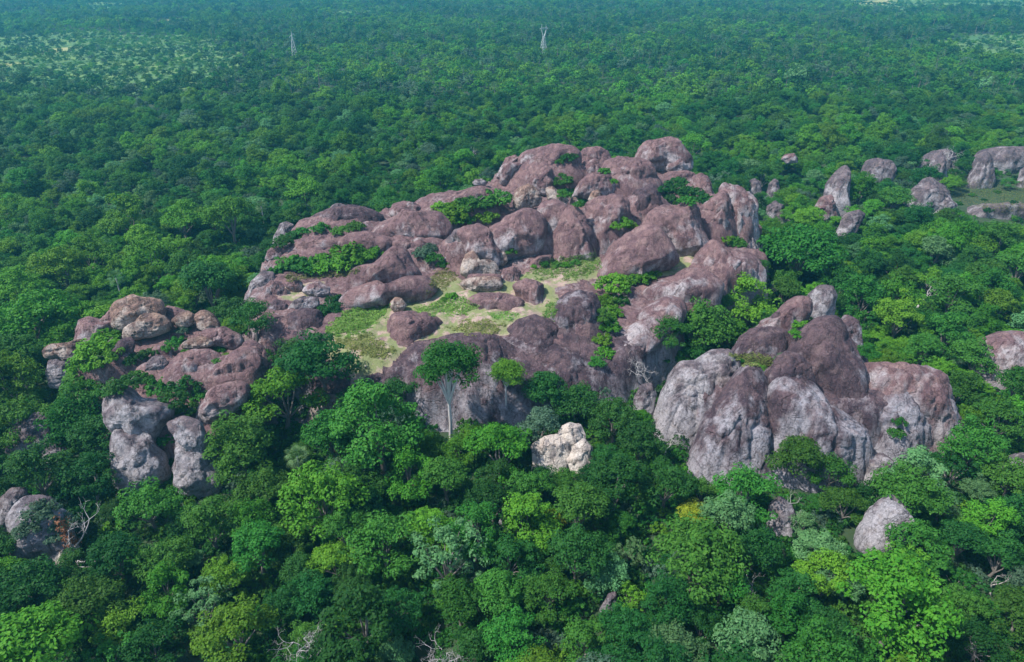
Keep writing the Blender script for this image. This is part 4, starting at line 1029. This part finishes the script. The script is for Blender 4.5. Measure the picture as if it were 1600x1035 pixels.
dead(1500, 990, 22, 'grey leafless twiggy tree below the cracked grey boulder', 0)
dead(1560, 905, 18, 'twisted bare branches in shadow right of the lime tree', 1)
dead(1195, 440, 22, 'bare white twigs between the diagonal ridge and spreading tree', 2)
dead(1012, 575, 22, 'bare twiggy tree at the foot of the diagonal ridge', 2)
dead(1330, 545, 14, 'forked bare sapling behind the right massif', 1)
dead(1440, 450, 22, 'dark leaning bare tree behind the right massif', 0)
dead(1040, 690, 16, 'fallen grey branches left of the leaning buttress', 0)
dead(740, 240, 8, 'pale bare tree in the forest beyond the crest', 1); dead(815, 205, 8, 'slim bare tree beyond the crest cave', 0); dead(735, 205, 8, 'tall white bare tree far beyond the rising rib', 1)
dead(1480, 245, 12, 'wiry grey bare tree beside the slim tower rock', 2, zg=6)
# fallen log
P = at_z(140, 880, 1.2)
o = link('fallen_tree', None, None, P)
tb = MB(); tb.tube([(-4.5, .4, .2), (-1, .1, .3), (3, .3, .4), (5, .8, .7)], [.22, .2, .16, .1], 7)
link('trunk', tb.mesh('log', M_DEAD), o)
bb = MB(); bb.tube([(2.4, .3, .4), (3.6, .4, 1.8), (5.0, .5, 2.4), (5.4, .6, 4.2)], [.15, .13, .1, .04], 6); bb.tube([(-3, .3, .2), (-1.5, -1.4, .3), (2.5, -1.6, .6), (5, -1.8, .6)], [.12, .1, .08, .03], 5)
bb.tube([(-4, .3, .2), (-3.6, .8, 1.6), (-2.6, 1, 2.2)], [.1, .07, .03], 5); link('branches', bb.mesh('log_branches', M_DEAD), o)
tag(o, 'bleached fallen tree lying in undergrowth beside the creeper boulder', 'fallen tree')

# ------------------------------------------------------------------ forest fill
CLEAR = [(r_[0], r_[1]) for r_ in ROCKS] + [(np.array(p, float), (at_z(720, 600, 3) - CAM) @ FWD) for p in CLEAR_EXTRA]
CLEAR.append((np.array([(1478,296),(1510,285),(1600,285),(1700,285),(1700,335),(1590,350),(1500,335)], float), 420.))
def occludes(x, y, g, h, r):
    """does a crown of half width r and top height h at x,y stand in front of a visible rock?"""
    bad = np.zeros(len(x), bool)
    for ox, oz in ((0, h), (0, h * .6), (-r * .75, h * .65), (r * .75, h * .65)):
        px, py, d = project(np.stack([x + ox, y, g + oz], 1))
        for poly, dr in CLEAR:
            c_ = (px > poly[:, 0].min()) & (px < poly[:, 0].max()) & (py > poly[:, 1].min()) & (py < poly[:, 1].max()) & (d < dr + 3) & ~bad
            if c_.any():
                idx = np.nonzero(c_)[0]
                bad[idx[inside(poly, px[idx], py[idx])]] = True
    return bad
def on_rock(x, y, r):
    bad = np.zeros(len(x), bool)
    for _, _, c_, a_, b_ in ROCKS:
        bad |= ((x - c_[0]) / (a_ * .95 + r)) ** 2 + ((y - c_[1]) / (b_ * .9 + r)) ** 2 < 1
    return bad
def grid(cell, y0, y1, wide, jit=.48):
    ys = np.arange(y0, y1, cell); out = []
    for yy in ys:
        hwid = wide * (yy + 60) + 40
        xs = np.arange(-hwid, hwid, cell)
        out.append(np.stack([xs, np.full(len(xs), yy)], 1))
    g_ = np.concatenate(out)
    return g_ + rng.uniform(-jit, jit, g_.shape) * cell
FORMK = list(FORMS)
def in_fields(x, y, polys=None):
    r_ = np.zeros(len(x), bool)
    for p in (polys or FIELDS): r_ |= inside(p, x, y)
    return r_
# near and middle forest
G = grid(7.7, 62, 620, 1.0)
x, y = G[:, 0], G[:, 1]
sc = np.clip(rng.lognormal(-.06, .26, len(x)), .5, 1.7)
g0 = ground_z(x, y)
ok = (plateau_mask(x, y) < .7) & ~on_rock(x, y, 1.5 * sc)
TA = np.array(TREES)
for tx, ty, tr in TA:
    ok &= np.hypot(x - tx, y - ty) > .62 * (tr + 5 * sc)
oc = occludes(x, y, g0, 9.5 * sc, 4.6 * sc)
# where a full tree would hide a rock, try a sapling
sc = np.where(oc, sc * .42, sc)
oc = oc & occludes(x, y, g0, 9.5 * sc, 4.6 * sc)
ok &= ~oc
x, y, sc, g0 = x[ok], y[ok], sc[ok], g0[ok]
lime = fbm(np.stack([x / 70, y / 70, 0 * x], 1), 2, 31)
u = rng.uniform(0, 1, len(x))
cls = np.where(u < .24, 'd', np.where(u < .68, 'm', np.where(u < .90, 'b', np.where(u < .93, 's', 'p'))))
cls = np.where((lime > .18) & (u < .6) & (y > 150), 'b', cls)
cls = np.where((y < 150) & (u < .42), 'd', cls)
cls = np.where((y > 300) & (cls == 'b') & (lime < .0), 'm', cls)
pxx, pyy, _ = project(np.stack([x, y, g0 + 5], 1))
cls = np.where((pxx < 380) & (pyy > 330) & (pyy < 580) & (rng.uniform(0, 1, len(x)) < .5), 'b', cls)
frm = np.array([FORMK[i] for i in rng.choice(len(FORMK), len(x), p=[.14, .14, .13, .08, .1, .12, .12, .05, .07, .05])])
px, py, dd = project(np.stack([x, y, g0 + 5 * sc], 1))
vis = (px > -20) & (px < 1620) & (py < 1070)
app = np.where(vis, sc / dd, 0)
N_IND = 300 - len([1 for o in C.objects if o.name.startswith('broadleaf_tree')])
order = np.argsort(-app)
ind = order[:N_IND]
for i in ind:
    plant_tree((x[i], y[i], g0[i] - .2), sc[i], str(cls[i]), str(frm[i]), sz=rng.uniform(.88, 1.12))
rest = order[N_IND:]

# prototypes for the uncounted rest of the forest (kept in an unlinked collection)
protos = bpy.data.collections.new('forest_prototypes')
PI = {}
def add_proto(key, me, mat):
    me = me.copy(); me.materials.clear(); me.materials.append(mat)
    o = bpy.data.objects.new('proto_%03d' % len(PI), me); protos.objects.link(o); PI[key] = len(PI)
CLK = 'dmbspy'
for k_ in FORMK:
    for c_ in CLK: add_proto((k_, c_), PROTO[k_][0], LEAF[c_])
LOD = []
for i in range(6):
    mb, _ = crown_mb(seed=500 + i, limbs=7, clumps=6, per=15, leaf=.98, flat=(.8, .9, 1.1, .7, .85, .6)[i], hc=4.6, rcl=(.2, .3))
    LOD.append(mb.mesh('lod', LEAF['m'], False))
for i in range(6):
    for c_ in CLK: add_proto(('lod%d' % i, c_), LOD[i], LEAF[c_])
for i in range(3):
    me = shrub_mb(700 + i, n=14, per=20, leaf=.5, flat=(.8, .65, 1.0)[i]).mesh('und', LEAF['d'], False)
    for c_ in CLK: add_proto(('und%d' % i, c_), me, LEAF[c_])
def palm_lod(i):
    tb, fb = PALMS[i]
    n1 = len(tb.vertices)
    V = np.zeros((n1, 3), np.float32); tb.vertices.foreach_get('co', V.ravel())
    bm = bmesh.new(); bm.from_mesh(tb); bm.from_mesh(fb)
    me = bpy.data.meshes.new('palm_joined'); bm.to_mesh(me); bm.free()
    me.materials.append(M_BARK); me.materials.append(M_PALM)
    mi = np.array([0 if max(p.vertices) < n1 else 1 for p in me.polygons], np.int32)
    me.polygons.foreach_set('material_index', mi)
    return me
for i in range(3):
    o = bpy.data.objects.new('proto_%03d' % len(PI), palm_lod(i)); protos.objects.link(o); PI[('palm%d' % i, 'm')] = len(PI)

def gn_tree():
    ng = bpy.data.node_groups.new('scatter', 'GeometryNodeTree')
    ng.interface.new_socket('Geometry', in_out='INPUT', socket_type='NodeSocketGeometry')
    ng.interface.new_socket('Geometry', in_out='OUTPUT', socket_type='NodeSocketGeometry')
    n = ng.nodes; l = ng.links
    gi = n.new('NodeGroupInput'); go = n.new('NodeGroupOutput')
    ci = n.new('GeometryNodeCollectionInfo'); ci.inputs['Collection'].default_value = protos
    ci.inputs['Separate Children'].default_value = True; ci.inputs['Reset Children'].default_value = True
    ip = n.new('GeometryNodeInstanceOnPoints'); ip.inputs['Pick Instance'].default_value = True
    def na(nm, ty):
        a = n.new('GeometryNodeInputNamedAttribute'); a.data_type = ty; a.inputs['Name'].default_value = nm
        return a.outputs['Attribute']
    l.new(gi.outputs[0], ip.inputs['Points']); l.new(ci.outputs[0], ip.inputs['Instance'])
    l.new(na('pick', 'INT'), ip.inputs['Instance Index']); l.new(na('turn', 'FLOAT_VECTOR'), ip.inputs['Rotation']); l.new(na('size', 'FLOAT_VECTOR'), ip.inputs['Scale'])
    l.new(ip.outputs[0], go.inputs[0])
    return ng
NG = gn_tree()
def scatter(name, label, V, pick, size, sz=None):
    V = np.asarray(V, np.float32); n = len(V)
    me = bpy.data.meshes.new(name); me.vertices.add(n); me.vertices.foreach_set('co', V.ravel())
    a = me.attributes.new('pick', 'INT', 'POINT'); a.data.foreach_set('value', np.asarray(pick, np.int32))
    t_ = np.zeros((n, 3), np.float32); t_[:, 2] = rng.uniform(0, 6.28, n); t_[:, :2] = rng.normal(size=(n, 2)) * .06
    a = me.attributes.new('turn', 'FLOAT_VECTOR', 'POINT'); a.data.foreach_set('vector', t_.ravel())
    s3 = np.stack([size, size, size * (rng.uniform(.85, 1.15, n) if sz is None else sz)], 1).astype(np.float32)
    a = me.attributes.new('size', 'FLOAT_VECTOR', 'POINT'); a.data.foreach_set('vector', s3.ravel())
    o = link(name, me); md = o.modifiers.new('scatter', 'NODES'); md.node_group = NG
    tag(o, label, None, None, 'stuff')
    return o
pk = [PI[(str(frm[i]), str(cls[i]))] for i in rest]
scatter('forest', 'dense mixed green forest around and behind the outcrops', np.stack([x[rest], y[rest], g0[rest] - .3], 1), pk, sc[rest])

# far forest
G = grid(9.6, 612, 2700, 1.05)
x, y = G[:, 0], G[:, 1]
g0 = ground_z(x, y)
jx = fbm(np.stack([x / 60, y / 60, 0 * x], 1), 3, 77) * 45; jy = fbm(np.stack([x / 60, y / 60, 0 * x + 9], 1), 3, 78) * 60
fl = in_fields(x + jx, y + jy); br = in_fields(x + jx * .5, y + jy * .5, BARES)
u = rng.uniform(0, 1, len(x)); patch = fbm(np.stack([x / 260, y / 200, 0 * x], 1), 3, 51)
thin = patch < -.28
keep = ~br & ~(fl & (u < np.where(x > 0, .55, .12))) & ~(thin & (u < .25))
x, y, g0, fl, u, patch = x[keep], y[keep], g0[keep], fl[keep], u[keep], patch[keep]
v2 = rng.uniform(0, 1, len(x))
cl = np.where(v2 < .24, 'd', np.where(v2 < .80, 'm', np.where(v2 < .85, 's', np.where(v2 < .99, 'b', 'p'))))
cl = np.where((patch > .15) & (v2 < .7), 'd', cl); cl = np.where((patch < -.1) & (v2 < .55), 'b', cl)
pal = (rng.uniform(0, 1, len(x)) < np.where(patch > .1, .18, .05)) & ~fl
pick = np.array([PI[('palm%d' % (k % 3), 'm')] if p_ else PI[('lod%d' % (k % 6), str(c_))] for k, (p_, c_) in enumerate(zip(pal, cl))])
size = np.where(fl, rng.uniform(.4, .9, len(x)), np.clip(rng.lognormal(.02, .3, len(x)), .5, 2.0)); size = np.where(pal, rng.uniform(.9, 1.5, len(x)), size)
scatter('far_forest', 'hazy far forest with palms and small farm clearings', np.stack([x, y, g0 - .3], 1), pick, size)

# undergrowth
G = grid(2.7, 60, 330, .84)
x, y = G[:, 0], G[:, 1]
sc = rng.uniform(.6, 1.35, len(x)); g0 = ground_z(x, y)
ok = (plateau_mask(x, y) < .75) & ~on_rock(x, y, .4)
for _, _, p_, _, _ in MOUNDS: ok &= mound_mask(p_, x, y) < .5
ok &= ~occludes(x, y, g0, 1.7 * sc, 1.5 * sc)
x, y, sc, g0 = x[ok], y[ok], sc[ok], g0[ok]
v2 = rng.uniform(0, 1, len(x)); tone = fbm(np.stack([x / 14, y / 14, 0 * x], 1), 3, 61)
cl = np.where(tone > -.05, 'm', np.where(tone < -.4, 's', 'd')); cl = np.where(v2 > .95, 'b', cl)
pick = [PI[('und%d' % (k % 3), str(c_))] for k, c_ in enumerate(cl)]
scatter('undergrowth', 'dark tangled undergrowth filling gaps between the trees', np.stack([x, y, g0 - .2], 1), pick, sc, rng.uniform(.8, 1.5, len(x)))

# ------------------------------------------------------------------ grass on the plateau and in the clearing
def grass(label, poly, zf, mat, dens=9, h=.42):
    A = np.array(poly, float); lo, hi = A.min(0) - 6, A.max(0) + 6
    n = int((hi - lo).prod() * dens / 6)
    p = rng.uniform(lo, hi, (n, 2))
    sd_ = seg_dist(poly, p[:, 0], p[:, 1]); ins = inside(poly, p[:, 0], p[:, 1])
    dn = np.where(ins, sd_, -sd_) + fbm(np.stack([p[:, 0] / 14, p[:, 1] / 7, 0 * p[:, 0]], 1), 3, 88) * 9.0
    p = p[dn > rng.uniform(-1.5, 3, n)]
    q = np.array([cast(a_, b_) for a_, b_ in p]) if len(p) else np.zeros((0, 3))
    mb = MB(); rg = np.random.default_rng(len(label))
    m_ = len(q)
    if m_ == 0: return
    mb.leaves(q + np.stack([0 * q[:, 0], 0 * q[:, 0], rg.uniform(.05, h * .6, m_)], 1), rg.normal(size=(m_, 3)) * .38 + (0, 0, 1), .55, rg, .5)
    o = link('grass', mb.mesh('grass', mat, False)); tag(o, label, None, None, 'stuff')
grass('bright green meadow below the pointed brown dome', [(512,512),(536,488),(560,480),(606,478),(602,496),(576,516),(545,527),(515,522)], None, M_GRASS, 14, .5)
grass('patchy grass between the purple slab and hikers', [(510,532),(580,522),(592,536),(622,546),(600,562),(550,548),(515,540)], None, M_DRYGRASS, 9)
grass('green turf in front of the layered mushroom rock', [(650,482),(700,466),(724,461),(746,480),(730,493),(690,491),(655,489)], None, M_GRASS, 8)
grass('dry grass tongue beside the ledge of the pointed dome', [(668,458),(678,426),(702,420),(714,432),(697,452)], None, M_DRYGRASS, 9)
grass('grass lawn below the lower purple wall', [(816,432),(848,412),(880,403),(932,396),(942,420),(900,436),(850,434)], None, M_GRASS, 9)
grass('grass strip beside the egg shaped dome', [(848,492),(854,474),(872,470),(866,502)], None, M_GRASS, 9)
grass('dry grass behind the long dark dome', [(700,512),(740,500),(792,505),(772,521),(720,523)], None, M_DRYGRASS, 9)
grass('short turf right of the flat purple slab', [(765,489),(812,488),(802,499),(770,498)], None, M_GRASS, 8)
grass('dry grass edging the long thicket', [(440,432),(500,424),(560,418),(560,428),(500,436),(450,440)], None, M_DRYGRASS, 8)
grass('dry grass saddle on the right massif', [(1142,556),(1180,552),(1212,562),(1192,576),(1160,570)], 24, M_DRYGRASS, 9)
grass('grassy clearing around the molar shaped rock', [(1478,296),(1510,285),(1610,282),(1690,285),(1690,332),(1590,338),(1500,322)], .4, M_DRYGRASS, 4, .6)

grass('greener tufts in the clearing around the molar shaped rock', [(1490,300),(1530,292),(1600,300),(1690,296),(1690,318),(1560,314)], .4, M_GRASS, 3, .6)
# ------------------------------------------------------------------ pylons
def pylon(px, py, hpx, label, kind):
    base = at_z(px, py, 0); d = (base - CAM) @ FWD
    base[2] = gz(base[0], base[1])
    Ht = hpx * d / FPX * 1.12
    o = link('power_pylon', None, None, base); o.rotation_euler = (0, 0, R(35 if kind else 20))
    wb, wt = Ht * .11, Ht * .028
    zt = Ht * (.62 if kind else .74)
    corners = [(-1, -1), (1, -1), (1, 1), (-1, 1)]
    th = .24
    for cx_, cy_ in corners:
        mb = MB(); mb.tube([(cx_ * wb, cy_ * wb, -1), (cx_ * wt, cy_ * wt, zt)], [th, th * .8], 4); link('leg', mb.mesh('pylon_leg', M_STEEL), o)
    br_ = MB(); nl = 7
    for k in range(nl):
        f0, f1 = k / nl, (k + 1) / nl
        w0 = wb + (wt - wb) * f0; w1 = wb + (wt - wb) * f1
        for q in range(4):
            a_, b_ = corners[q], corners[(q + 1) % 4]
            br_.tube([(a_[0] * w0, a_[1] * w0, f0 * zt), (b_[0] * w1, b_[1] * w1, f1 * zt)], .13, 3)
            br_.tube([(b_[0] * w0, b_[1] * w0, f0 * zt), (a_[0] * w1, a_[1] * w1, f1 * zt)], .13, 3)
            br_.tube([(a_[0] * w1, a_[1] * w1, f1 * zt), (b_[0] * w1, b_[1] * w1, f1 * zt)], .11, 3)
    link('bracing', br_.mesh('pylon_bracing', M_STEEL), o)
    if kind:       # delta head: two splayed masts and one beam
        for sx in (-1, 1):
            mb = MB(); mb.tube([(sx * wt, 0, zt), (sx * Ht * .10, 0, Ht * .86), (sx * Ht * .085, 0, Ht)], [.32, .3, .16], 4)
            mb.tube([(sx * wt, wt, zt), (sx * Ht * .11, .4, Ht * .86)], .18, 4); mb.tube([(sx * wt, -wt, zt), (sx * Ht * .11, -.4, Ht * .86)], .18, 4)
            link('mast', mb.mesh('pylon_mast', M_STEEL), o)
        mb = MB(); mb.tube([(-Ht * .17, 0, Ht * .87), (Ht * .17, 0, Ht * .87)], .36, 4); mb.tube([(-Ht * .12, 0, Ht * .90), (Ht * .12, 0, Ht * .90)], .2, 4); link('crossarm', mb.mesh('pylon_crossarm', M_STEEL), o)
        arms = [(-Ht * .165, Ht * .87), (0, Ht * .87), (Ht * .165, Ht * .87)]
    else:
        mb = MB(); mb.tube([(0, 0, zt - 1), (0, 0, Ht)], [.5, .14], 4); mb.tube([(wt, wt, zt), (0, 0, Ht)], .15, 4); mb.tube([(-wt, -wt, zt), (0, 0, Ht)], .15, 4); link('mast', mb.mesh('pylon_mast', M_STEEL), o)
        arms = []
        for fz, sx in ((.78, 1), (.84, -1), (.90, 1)):
            mb = MB(); mb.tube([(0, 0, Ht * fz), (sx * Ht * .085, 0, Ht * fz)], [.24, .16], 4); mb.tube([(0, 0, Ht * (fz + .035)), (sx * Ht * .085, 0, Ht * fz)], [.16, .12], 4); link('crossarm', mb.mesh('pylon_crossarm', M_STEEL), o)
            arms.append((sx * Ht * .083, Ht * fz))
    for ax, az in arms:
        mb = MB(); mb.tube([(ax, 0, az), (ax, 0, az - 1.8)], .16, 5); link('insulator', mb.mesh('pylon_insulator', M_STEEL), o)
    tag(o, label, 'pylon')
pylon(462, 98, 40, 'slim lattice power pylon tapering to a point in hazy forest', 0)
pylon(849, 88, 40, 'lattice power pylon with forked head and beam in hazy forest', 1)

# ------------------------------------------------------------------ two hikers
def cloth(name, col):
    m, t, N, L, P = nt(name)
    L.new(mixc(t, noise_n(t, 9.0, 3), tuple(c_ * .8 for c_ in col), col), P.inputs['Base Color']); P.inputs['Roughness'].default_value = .85
    return m
def hiker(px, py, label, pose, shirt, legs_c, skin=(.09, .05, .035)):
    P = cast(px, py); z_ = P[2] + .05
    root = link('person', None, None, (P[0], P[1], z_ - .05)); root.rotation_euler = (0, 0, R(20))
    J = pose
    E = [(0, 1), (1, 2), (2, 3), (3, 4), (2, 5), (5, 6), (6, 7), (2, 8), (8, 9), (9, 10), (0, 11), (11, 12), (12, 13), (13, 14), (0, 15), (15, 16), (16, 17), (17, 18)]
    rad = [.14, .15, .17, .065, .105, .07, .05, .04, .07, .05, .04, .10, .07, .05, .045, .10, .07, .05, .045]
    me = bpy.data.meshes.new('body'); me.from_pydata(J, E, []); me.update()
    b_ = link('body', me, root)
    md = b_.modifiers.new('skin', 'SKIN'); md.use_smooth_shade = True
    for i, r_ in enumerate(rad): me.skin_vertices[0].data[i].radius = (r_, r_)
    me.skin_vertices[0].data[0].use_root = True
    b_.modifiers.new('sub', 'SUBSURF').levels = 1; b_.modifiers['sub'].render_levels = 2
    me.materials.append(cloth('skin_tone', skin))
    def sleeve(name, chains, mat):
        mb = MB()
        for ch, rr in chains: mb.tube([J[i] for i in ch], rr, 10)
        link(name, mb.mesh(name, mat), root)
    sleeve('shirt', [((0, 1, 2, 3), (.17, .185, .2, .09)), ((5, 6), (.095, .085)), ((8, 9), (.095, .085))], cloth('shirt', shirt))
    sleeve('trousers', [((0, 11, 12, 13), (.17, .125, .095, .07)), ((0, 15, 16, 17), (.17, .125, .095, .07))], cloth('trousers', legs_c))
    V, F = ico(2); h_ = np.array(J[4]) + (0, 0, .06)
    link('hair', mesh_np('hair', V * (.11, .12, .10) + h_ + (0, -.02, .03), F, cloth('hair', (.012, .01, .01))), root)
    tag(root, label, 'person')
ST = [(0, 0, .95), (0, 0, 1.15), (0, 0, 1.40), (0, 0, 1.52), (0, .02, 1.64), (.18, 0, 1.42), (.30, .05, 1.20), (.34, .12, 1.0), (-.18, 0, 1.42), (-.24, .02, 1.16), (-.25, .10, .92),
      (.09, 0, .88), (.11, .03, .48), (.12, 0, .08), (.13, .14, .03), (-.09, 0, .88), (-.10, .02, .48), (-.12, -.02, .08), (-.13, .12, .03)]
AR = [list(p) for p in ST]; AR[6] = [.42, .1, 1.42]; AR[7] = [.62, .16, 1.50]
hiker(561.5, 577.5, 'person in dark clothes standing with one arm out on pale rock', [tuple(p) for p in AR], (.012, .012, .015), (.010, .010, .012))
hiker(572, 577.5, 'person in white shirt and black shorts standing on pale rock', ST, (.6, .56, .5), (.012, .011, .012))

# ------------------------------------------------------------------ air
hz = MB(); hz.box((-9400, -460, -40), (9400, 12300, 124))
M_HAZE = bpy.data.materials.new('haze_air'); M_HAZE.use_nodes = True
t = M_HAZE.node_tree
for n_ in list(t.nodes):
    if n_.type == 'BSDF_PRINCIPLED': t.nodes.remove(n_)
pv = t.nodes.new('ShaderNodeVolumePrincipled')
pv.inputs['Color'].default_value = (0.10, 0.55, 0.78, 1)
pv.inputs['Density'].default_value = 0.00019
pv.inputs['Anisotropy'].default_value = 0.2
t.links.new(pv.outputs[0], [n_ for n_ in t.nodes if n_.type == 'OUTPUT_MATERIAL'][0].inputs['Volume'])
ho = link('haze', hz.mesh('haze', M_HAZE, False)); tag(ho, 'thin blue haze in the air over the forest', None, None, 'stuff')
